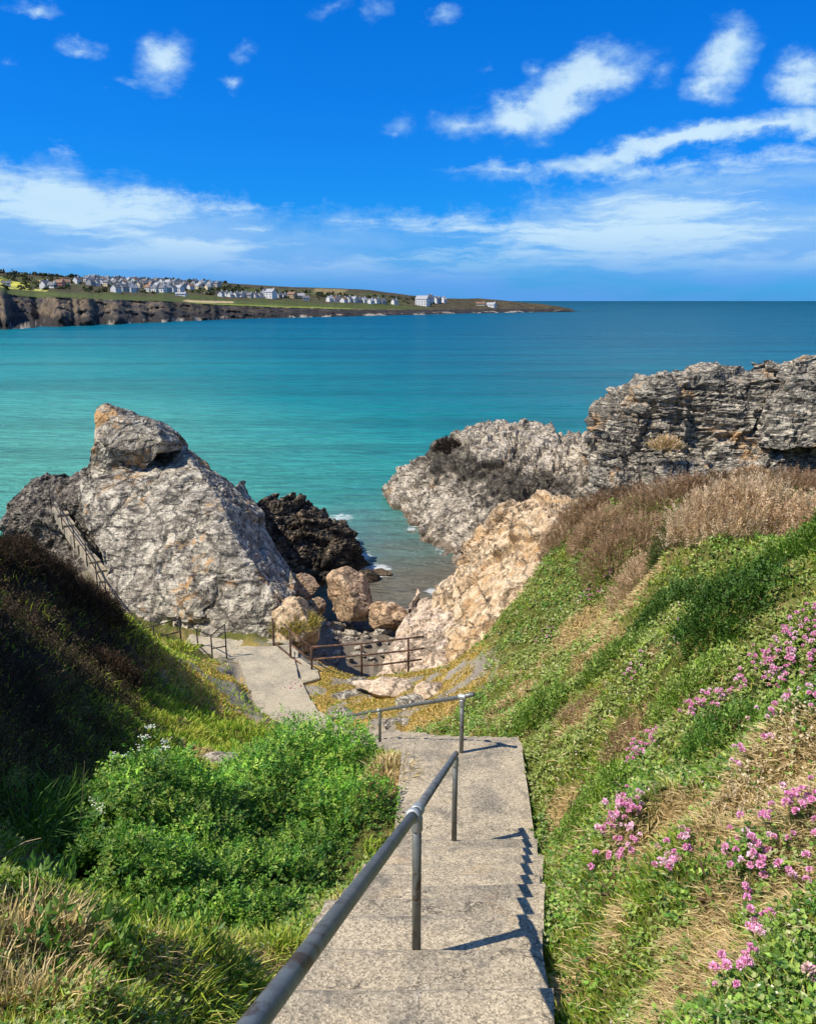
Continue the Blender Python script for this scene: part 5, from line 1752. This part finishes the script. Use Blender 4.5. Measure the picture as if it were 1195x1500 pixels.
# --- brown heather and dry scrub along the ridge
def scrub(name, at, rx, ry, h, n, pal, label, cat, seed, Ls=(.12, .28), pairs=5, leaf=(.05, .014), upright=0.4, twigs=24, mat='dryblade'):
    r = np.random.default_rng(seed)
    root = empty(name, at)
    tag(root, label, cat)
    d = unit(r.normal(size=(n, 3))); d[:, 2] = np.abs(d[:, 2])
    lump = 1 + 0.22 * fbm(d * 2.4 + seed, 3, 0.6, seed=seed)
    k = (r.uniform(0.25, 1.0, n) ** 0.5 * lump)[:, None]
    p = d * np.array([rx, ry, h]) * k
    p[:, 2] = np.maximum(p[:, 2] + (ground(at[0] + p[:, 0], at[1] + p[:, 1]) - at[2]) * 0.8, ground(at[0] + p[:, 0], at[1] + p[:, 1]) - at[2])
    dr = unit(d * np.array([1, 1, 0.6]) * (1 - upright) + np.array([0, 0, 1.0]) * upright * 1.4 + r.normal(size=(n, 3)) * 0.28)
    B, D, N, LL, WW, ID = sprays(p, dr, unit(r.normal(size=(n, 3))), r.uniform(*Ls, n), pairs, np.full(n, leaf[0]), np.full(n, leaf[1]), r, 0.55)
    leaves('sprigs', B, D, N, LL, WW, pick(np.array(pal), n, r)[ID] * (1 + 0.15 * r.normal(size=(len(ID), 1))), M[mat], root, kind='stuff')
    g = Geo()
    for q in range(twigs):
        e = p[r.integers(n)]
        b = np.array([e[0] * .3, e[1] * .3, 0]); b[2] = ground(at[0] + b[0], at[1] + b[1]) - at[2] - .05
        g.tube([b, (b + e) / 2 + r.normal(size=3) * .05, e], [.012, .009, .004], 4, False)
    link('twigs', g.mesh('twigs'), M['twig'], root)['kind'] = 'stuff'
    return root


BR = [(0.30, 0.185, 0.11), (0.38, 0.24, 0.145), (0.22, 0.125, 0.075), (0.46, 0.32, 0.20)]
DK = [(0.16, 0.095, 0.055), (0.22, 0.125, 0.07), (0.12, 0.09, 0.04), (0.30, 0.19, 0.115)]
TS = [(0.58, 0.41, 0.27), (0.64, 0.48, 0.32), (0.46, 0.31, 0.19), (0.68, 0.53, 0.38)]
GN = [(0.045, 0.085, 0.022), (0.065, 0.11, 0.028), (0.09, 0.12, 0.03)]
HB = [(0.055, 0.032, 0.022), (0.08, 0.045, 0.032), (0.04, 0.028, 0.018), (0.11, 0.07, 0.05)]
for k, (px, py, Y, rx, ry, h, n, pal, lab, kw) in enumerate([
    (1065, 825, 12.6, .95, .8, .92, 3400, TS, 'large pale tan feathery bush, dead and upright, on the crest of the right bank', dict(Ls=(.22, .42), leaf=(.075, .016), upright=.75, pairs=7)),
    (1185, 800, 12.0, .6, .6, .42, 1500, TS, 'pale tan dead bush at the right edge of the crest', dict(Ls=(.2, .38), leaf=(.07, .016), upright=.7, pairs=6)),
    (985, 800, 13.2, .36, .4, .75, 900, GN, 'dark green upright gorse left of the large tan bush', dict(upright=.6)),
    (915, 800, 17.5, 1.0, .8, .75, 2000, BR, 'brown heather mound left of the dark gorse', {}),
    (940, 870, 14.0, .55, .6, .55, 1300, [TS[2], BR[3], TS[0]], 'tan dead scrub hanging below the dark gorse', dict(upright=.3)),
    (845, 780, 21.0, 1.0, .8, .8, 1900, BR, 'brown heather on top of the ochre face', {}),
    (812, 775, 22.6, .5, .5, .8, 900, DK, 'dark brown heather bush at the left end of the crest', {}),
    (905, 750, 21.0, 1.3, .9, .6, 2000, DK, 'dark brown low heather in front of the layered cliff', {}),
    (985, 745, 19.0, 1.3, .9, .6, 2000, BR, 'brown heather strip below the square end of the cliff', {}),
    (1060, 735, 19.0, 1.4, .9, .65, 2000, DK, 'dark heather behind the large tan bush', {}),
    (1150, 730, 18.0, 1.2, .9, .45, 1800, BR, 'brown heather in the gap right of the large tan bush', {}),
    (1240, 740, 18.0, 1.2, .9, .4, 1200, BR, 'brown heather beyond the right edge of the crest', {}),
    (878, 835, 19.0, .7, .6, .7, 1300, [BR[0], BR[3], TS[2]], 'russet scrub clinging to the right side of the ochre face', dict(upright=.2)),
    (1010, 1010, 6.9, .35, .3, .22, 700, [(0.26, 0.36, 0.06), (0.18, 0.30, 0.04), (0.34, 0.40, 0.12)], 'pale green leafy hummock above the halfway thrift clump', dict(mat='leaf', leaf=(.035, .02), pairs=3, Ls=(.05, .12))),
    (1150, 1090, 5.3, .3, .28, .2, 600, [(0.24, 0.36, 0.06), (0.15, 0.28, 0.04), (0.34, 0.42, 0.12)], 'pale green leafy hummock above the cream seed heads', dict(mat='leaf', leaf=(.03, .018), pairs=3, Ls=(.05, .10))),
    (880, 1150, 6.2, .35, .3, .2, 700, [(0.22, 0.34, 0.05), (0.14, 0.26, 0.035), (0.32, 0.40, 0.10)], 'green leafy hummock upslope of the landing edge', dict(mat='leaf', leaf=(.032, .02), pairs=3, Ls=(.05, .11))),
    (900, 1010, 10.0, .5, .4, .28, 800, [(0.22, 0.32, 0.06), (0.30, 0.36, 0.10), (0.14, 0.24, 0.04)], 'pale green leafy hummock between the dry strips in mid bank', dict(mat='leaf', leaf=(.045, .026), pairs=3, Ls=(.06, .14))),
    (790, 1060, 10.5, .4, .4, .25, 700, [(0.20, 0.32, 0.05), (0.28, 0.36, 0.08), (0.14, 0.24, 0.04)], 'green leafy hummock just beyond the landing', dict(mat='leaf', leaf=(.045, .026), pairs=3, Ls=(.06, .14))),
    (1050, 1120, 5.6, .3, .3, .2, 600, [(0.12, 0.24, 0.035), (0.18, 0.30, 0.05), (0.08, 0.18, 0.03)], 'dark green leafy hummock in the middle right of the bank', dict(mat='leaf', leaf=(.03, .018), pairs=3, Ls=(.05, .10))),
    (855, 870, 19.5, .45, .4, .45, 700, BR, 'small russet scrub low on the ochre face', dict(upright=.2)),
    (1105, 865, 9.4, .55, .5, .28, 1100, [(0.20, 0.27, 0.04), (0.13, 0.21, 0.03), (0.27, 0.31, 0.06)], 'yellow-green leafy bush below the large tan bush', dict(mat='leaf', leaf=(.045, .026), pairs=3, Ls=(.06, .14))),
    (1170, 860, 8.2, .6, .6, .28, 1300, [(0.14, 0.24, 0.03), (0.10, 0.19, 0.025), (0.20, 0.28, 0.05)], 'bright green leafy bush at the right edge below the crest', dict(mat='leaf', leaf=(.045, .028), pairs=3, Ls=(.06, .14))),
    (1060, 960, 7.6, .5, .5, .38, 1100, [(0.07, 0.15, 0.025), (0.10, 0.19, 0.03), (0.055, 0.12, 0.02)], 'dark green leafy bush in the middle of the right bank', dict(mat='leaf', leaf=(.042, .026), pairs=3, Ls=(.06, .13))),
    (985, 880, 10.5, .6, .5, .35, 1100, [(0.08, 0.16, 0.03), (0.12, 0.2, 0.04), (0.06, 0.13, 0.02)], 'dark green low bush under the dark gorse', dict(mat='leaf', leaf=(.045, .03), pairs=3, Ls=(.06, .13))),
    (150, 918, 16.6, .5, .5, .55, 1200, HB, 'rounded dark heather clump on the lit grass of the left slope', {}),
    (118, 878, 16.0, .6, .6, .4, 1100, HB, 'dark heather on the crest above the rounded clump', {}),
    (60, 850, 15.2, .7, .7, .2, 1100, HB, 'dark heather in the middle of the left crest', {}),
    (5, 828, 14.5, .6, .7, .3, 1000, HB, 'dark heather at the left edge of the crest', {}),
    (165, 990, 14.0, .45, .45, .25, 800, HB, 'dark heather at the edge of the shade, under the sunlit slope', {}),
    (655, 660, 57.0, 1.0, .8, .9, 500, [(0.05, 0.035, 0.03), (0.07, 0.05, 0.04)], 'dark bush on the seaward end of the pale ridged rock', dict(leaf=(.12, .05))),
    (975, 655, 37.0, .7, .5, .5, 500, [TS[0], TS[3], (0.50, 0.36, 0.12)], 'dry golden grass clump on a ledge of the layered cliff', dict(leaf=(.10, .03))),
    (1100, 700, 34.5, .9, .5, .5, 500, [TS[0], TS[2]], 'dry tan clump at the foot of the layered cliff', dict(leaf=(.10, .03))),
    (428, 912, 25.3, .85, .9, .24, 2200, [(0.36, 0.30, 0.07), (0.26, 0.25, 0.05), (0.44, 0.33, 0.11)], 'yellow-green grass capping the rock behind the railing corner', dict(leaf=(.07, .02))),
]):
    at = P(px, py, Y)
    g_ = float(ground(at[0], at[1]))
    if lab.split()[0] not in ('dry', 'yellow-green') and Y < 30: at[2] = min(at[2], g_ + 0.1) if at[2] > g_ else g_
    if Y > 30 or 'capping' in lab:
        at[2] -= 0.1
        r0 = at.copy()
        gg = ground
        ground = lambda x, y, zz=r0[2]: np.full(np.shape(x), zz) if np.ndim(x) else zz
        scrub('scrub_bush', at, rx, ry, h, n, pal, lab, 'bush', 700 + k, **kw)
        ground = gg
    else:
        scrub('scrub_bush', at, rx, ry, h, n, pal, lab, 'bush', 700 + k, **kw)


for k, (px, py, rx, h, n, sz, lab) in enumerate([
    (130, 1420, .20, .20, 46, .085, 'broad-leaved green plant at the bottom left below the bush'),
    (60, 1440, .16, .18, 34, .08, 'broad-leaved plant between the two dry tussocks'),
    (330, 1440, .16, .16, 40, .07, 'broad-leaved plant among the yellow tufts by the handrail'),
    (210, 1370, .22, .20, 48, .075, 'broad-leaved plant under the lower edge of the bush'),
    (270, 1385, .18, .18, 40, .07, 'broad-leaved plant under the bush nearer the steps'),
    (60, 1330, .22, .20, 44, .075, 'broad-leaved plant at the left edge above the dry tussock'),
    (860, 1440, .14, .10, 36, .05, 'low green leafy plant beside the lowest steps on the right'),
    (900, 1310, .16, .12, 40, .05, 'low green leafy plant under the largest thrift clump'),
    (1040, 1310, .14, .12, 40, .05, 'low green leafy plant left of the straw tussock clump'),
]):
    at = hit(px, py)
    scrub('leafy_plant', at, rx, rx, h, n, [(0.09, 0.20, 0.03), (0.14, 0.27, 0.04), (0.07, 0.16, 0.03), (0.19, 0.30, 0.06)], lab, 'plant', 860 + k, Ls=(.04, .09), pairs=1, leaf=(sz, sz * .45), upright=.35, twigs=5, mat='leaf')
for k, (px, py, Y, r_, n, lab) in enumerate([
    (850, 1045, 9.6, .32, 420, 'low brown dead patch of seed heads above the landing'),
    (925, 1080, 7.6, .30, 420, 'low brown dead patch of seed heads right of the landing'),
]):
    at = hit(px, py)
    scrub('dead_plant', at, r_, r_, .12, n, BR, lab, 'plant', 880 + k, Ls=(.05, .12), pairs=3, leaf=(.022, .014), upright=.5, twigs=5)


# --- sea thrift: pink heads on thin stalks over a cushion of narrow leaves
def head_mesh(col=(0.90, 0.43, 0.69), keep=46):
    r = np.random.default_rng(5)
    n = keep
    d = unit(r.normal(size=(n, 3))); d[:, 2] = np.where(d[:, 2] < -0.35, -d[:, 2], d[:, 2])
    t = unit(np.cross(d, r.normal(size=(n, 3))))
    base = d * 0.006
    v = leaf_verts(base, unit(d + t * .25), t, np.full(n, .0125), np.full(n, .011), .25).reshape(-1, 3)
    i = np.arange(n)[:, None] * 4
    tr = np.concatenate([i + np.array([[0, 2, 1]]), i + np.array([[0, 3, 2]])])
    c = np.repeat(np.array([col]) * (1 + .22 * r.normal(size=(n, 1))), 4, 0)
    return np_mesh('flower_head', v, None, tr, False, np.clip(c, .02, .95))


HEAD = head_mesh()
HEADS = [HEAD, head_mesh((0.92, 0.60, 0.78), 40), head_mesh((0.84, 0.34, 0.62), 34), head_mesh((0.62, 0.42, 0.40), 26)]
M['petal'] = mat_attr('thrift_petal', 0.7, 0.25, 0.1, 40.0, 0.1)
for h_ in HEADS: h_.materials.append(M['petal'])
M['petal_old'] = M['petal']


def thrift(px, py, n, spread, label, seed):
    r = np.random.default_rng(seed)
    at = hit(px, py)
    root = empty('thrift_plant', at)
    tag(root, label, 'flowers', 'pink thrift on the right bank')
    nrm = gnormal(np.array([at[0]]), np.array([at[1]]))[0]
    g = Geo()
    for k in range(n):
        a = r.uniform(0, 6.283); rr = spread * 1.35 * r.random() ** 0.6
        b = np.array([rr * math.cos(a) * 1.1, rr * math.sin(a), 0])
        gd = np.array([nrm[0], nrm[1], 0.0]); gl = math.hypot(nrm[0], nrm[1]) + 1e-6; gd /= gl
        b = b - gd * (b @ gd) * (1 - nrm[2])
        b[2] = float(ground(at[0] + b[0], at[1] + b[1])) - at[2]
        L = r.uniform(.06, .17)
        e = b + unit(np.array([0, 0, 1.0]) + nrm * .5 + r.normal(size=3) * .25) * L
        g.tube([b, (b + e) / 2 + r.normal(size=3) * .006, e], [.0016, .0014, .0012], 4, False)
        o = link('flower_head', HEADS[r.choice(4, p=[.48, .25, .2, .07])], None, root, e)
        s = r.uniform(.75, 1.35) * (1 + 0.02 * at[1])
        o.scale = (s, s, s); o.rotation_euler = (r.normal() * .4, r.normal() * .4, r.uniform(0, 6.28))
    link('stems', g.mesh('stems'), M['stalk'], root)['kind'] = 'stuff'
    m = 60 + 12 * n
    a = r.uniform(0, 6.283, m); rr = spread * 1.15 * np.sqrt(r.random(m))
    p = np.stack([rr * np.cos(a), rr * np.sin(a), np.zeros(m)], 1); p[:, 2] = ground(p[:, 0] + at[0], p[:, 1] + at[1]) - at[2]
    blades('leaves', p, np.array([0, 0, 1.0]) + nrm * .5 + r.normal(size=(m, 3)) * .5, r.uniform(.03, .07, m), np.full(m, .004 + .0006 * at[1]), pick(np.array([(0.08, 0.15, 0.05), (0.12, 0.19, 0.06)]), m, r), M['blade'], kind=None, parent=root)
    return root


for k, (px, py, n, sp, lab) in enumerate([
    (912, 1212, 44, .20, 'largest pink thrift clump low on the bank, right of the lower handrail post'),
    (945, 1110, 24, .18, 'pink thrift clump upslope of the largest clump'),
    (1035, 1045, 20, .16, 'pink thrift clump halfway up the bank between two leafy bushes'),
    (1075, 1030, 8, .10, 'few pink thrift heads just right of the halfway clump'),
    (1165, 960, 60, .34, 'broad pink thrift clump high at the right edge'),
    (1130, 985, 22, .20, 'pink thrift spilling left of the broad clump at the right edge'),
    (1180, 1030, 14, .16, 'pink thrift heads below the broad clump at the right edge'),
    (990, 1268, 14, .11, 'pink thrift clump between the largest clump and a dry tussock'),
    (1100, 1297, 10, .09, 'pink thrift clump beside a straw tussock low on the right bank'),
    (1085, 1255, 5, .07, 'small pink thrift group above the clump by the straw tussock'),
    (1163, 1218, 18, .11, 'dense pink thrift clump near the right edge under the cream seed heads'),
    (1085, 1140, 4, .07, 'four pink thrift heads below the cream seed heads'),
    (1110, 1388, 6, .07, 'pink thrift group near the bottom right'),
    (1105, 1440, 5, .06, 'pink thrift group just above the bottom edge'),
    (1066, 1470, 3, .05, 'three pink thrift heads at the bottom edge'),
    (1165, 1458, 2, .03, 'pair of pink thrift heads in the bottom right corner'),
    (1182, 1322, 3, .05, 'pink thrift heads on long stalks at the right edge'),
    (1125, 1090, 4, .07, 'pink thrift heads under the broad clump'),
    (868, 878, 14, .26, 'pale pink thrift at the foot of the russet scrub'),
    (800, 935, 10, .22, 'pale pink thrift below the ochre face'),
    (892, 842, 7, .12, 'pink thrift in the russet scrub'),
    (930, 990, 6, .12, 'sparse pink thrift in the middle of the grassy bank'),
    (1000, 940, 4, .08, 'few pink thrift heads left of the dark leafy bush'),
    (430, 1012, 10, .18, 'pink thrift in the golden turf beside the path'),
]):
    thrift(px, py, int(n * 1.7), sp, lab, 800 + k)

# --- cream faded thrift heads near the right edge
acc = lambda x, y: sstep(np.hypot(x - _cs[0], y - _cs[1]), .42, .25) * 1.0
_cs = hit(1165, 1140)
r = np.random.default_rng(9)
a = r.uniform(0, 6.283, 420); rr = .48 * np.sqrt(r.random(420))
x = _cs[0] + rr * np.cos(a); y = _cs[1] + rr * np.sin(a)
z = ground(x, y) + r.uniform(.03, .10, 420)
nb = 8
d = unit(r.normal(size=(420 * nb, 3)))
b = np.repeat(np.stack([x, y, z], 1), nb, 0)
leaves('seed_heads', b, d, unit(r.normal(size=(420 * nb, 3))), np.full(420 * nb, .016), np.full(420 * nb, .014), pick(np.array([(0.62, 0.50, 0.32), (0.55, 0.42, 0.26), (0.70, 0.60, 0.42)]), 420 * nb, r), M['dryblade'], kind='stuff')['label'] = 'cream faded seed heads at the right edge of the bank'

# small pale flowers sprinkled over the bank
acc = lambda x, y: (off_steps(x, y, .15) & (x > 0)) * (1 - dryness(x, y)) * (y < 18) * sstep(field(x, y, 1.1, 131), -.05, .25)
x, y = polar_scatter(2600, 1.0, acc, seed=8)
z = ground(x, y) + r.uniform(.04, .09, len(x)); D_ = dist(x, y)
d = unit(r.normal(size=(len(x), 3)) + np.array([0, 0, .3])); 
leaves('daisies', np.stack([x, y, z], 1), d, np.tile(np.array([[0, 0, 1.0]]), (len(x), 1)), .010 + .0016 * D_, .009 + .0014 * D_, pick(np.array([(0.70, 0.68, 0.52), (0.62, 0.55, 0.36), (0.66, 0.50, 0.50)]), len(x), r), M['petal'], kind='stuff')['label'] = 'tiny pale flowers sprinkled over the right bank'


# --- white umbel plant standing above the bush
def umbel_plant(px, py, Y, n, h, label, seed):
    r = np.random.default_rng(seed)
    at = P(px, py, Y); at[2] = float(ground(at[0], at[1]))
    top = P(px, py, Y)[2] - at[2]
    root = empty('umbel_plant', at)
    tag(root, label, 'plant')
    g = Geo(); B = []
    for k in range(n):
        a = r.uniform(0, 6.283); rr = h * r.uniform(.1, .5)
        e = np.array([math.cos(a) * rr, math.sin(a) * rr, top + r.uniform(-.25, .12)])
        g.tube([np.zeros(3), np.array([e[0] * .4, e[1] * .4, e[2] * .6]), e], [.006, .005, .003], 5, False)
        for q in range(26):
            b = e + np.array([r.normal() * .030, r.normal() * .030, r.normal() * .008 + .02]); B.append(b)
    link('stems', g.mesh('stems'), M['stalk'], root)
    B = np.array(B); m = len(B)
    leaves('blossom', B, unit(r.normal(size=(m, 3)) * np.array([1, 1, .3])), np.tile(np.array([[0, 0, 1.0]]), (m, 1)), np.full(m, .022), np.full(m, .020), np.tile(np.array([[.72, .74, .66]]), (m, 1)), M['petal'], root)


umbel_plant(200, 1085, 8.2, 9, .7, 'white flowered umbel plant standing above the left of the bush', 41)
umbel_plant(150, 1190, 7.0, 5, .4, 'small white flowered umbel plant by the long dark grass', 42)
# long dead stalks
for k, (px0, py0, px1, py1, Y) in enumerate([(105, 1330, 124, 1115, 6.6), (122, 1290, 128, 1180, 6.8), (8, 1250, 60, 1228, 5.4), (735 + 270, 1345, 1055, 1335, 3.6), (1100, 1245, 1160, 1225, 3.9), (1125, 1400, 1195, 1375, 3.2)]):
    a = P(px0, py0, Y); e = P(px1, py1, Y)
    o = link('dry_stalk', Geo().tube([np.zeros(3), (e - a) / 2 + np.array([0.01, .02, .02]), e - a], [.004, .003, .002], 5).mesh('dry_stalk'), M['straw'] if 'straw' in M else M.setdefault('straw', mat_plain('straw', (0.45, 0.36, 0.22), .8)), None, a)
    tag(o, ['tall dead stalk standing in front of the shaded bank', 'shorter dead stalk beside the tall one', 'dead stalk leaning in from the left edge', 'dead stalk lying across the lower right bank', 'pale stalk beside the dense thrift clump', 'long pale stalk at the right edge near the bottom'][k], 'stalk')

# --- dark shrubs between the far houses and along the far skyline
r = np.random.default_rng(3)
B = []; S = []
for k in range(330):
    px = r.choice([r.uniform(0, 345), r.uniform(335, 480), r.uniform(470, 640)], p=[.55, .2, .25])
    lo = np.interp(px, [0, 150, 345, 480, 640], [401, 410, 419, 430, 438]); hi = np.interp(px, [0, 150, 345, 480, 640], [422, 428, 434, 440, 448])
    q = headland_at(px, r.uniform(lo, hi)); B.append(q); S.append(r.uniform(1.2, 3.2))
for k in range(90):
    px = r.uniform(0, 345)
    q = headland_at(px, np.interp(px, SKX, SK_ROW) + 1.2); B.append(q); S.append(r.uniform(1.5, 3.5))
B = np.array(B); S = np.array(S); nl = 26
bb = np.repeat(B, nl, 0); ss = np.repeat(S, nl)
off = unit(r.normal(size=(len(bb), 3))) * (ss * r.uniform(.3, 1, len(bb)))[:, None] * np.array([1.2, 1.2, .8]); off[:, 2] = np.abs(off[:, 2])
leaves('hedgerows', bb + off, unit(r.normal(size=(len(bb), 3))), unit(r.normal(size=(len(bb), 3))), ss * .9, ss * .7, pick(np.array([(0.035, 0.05, 0.018), (0.05, 0.06, 0.022), (0.06, 0.055, 0.03)]), len(bb), r), M['leaf'], kind='stuff')['label'] = 'dark hedges and shrubs between the far houses'
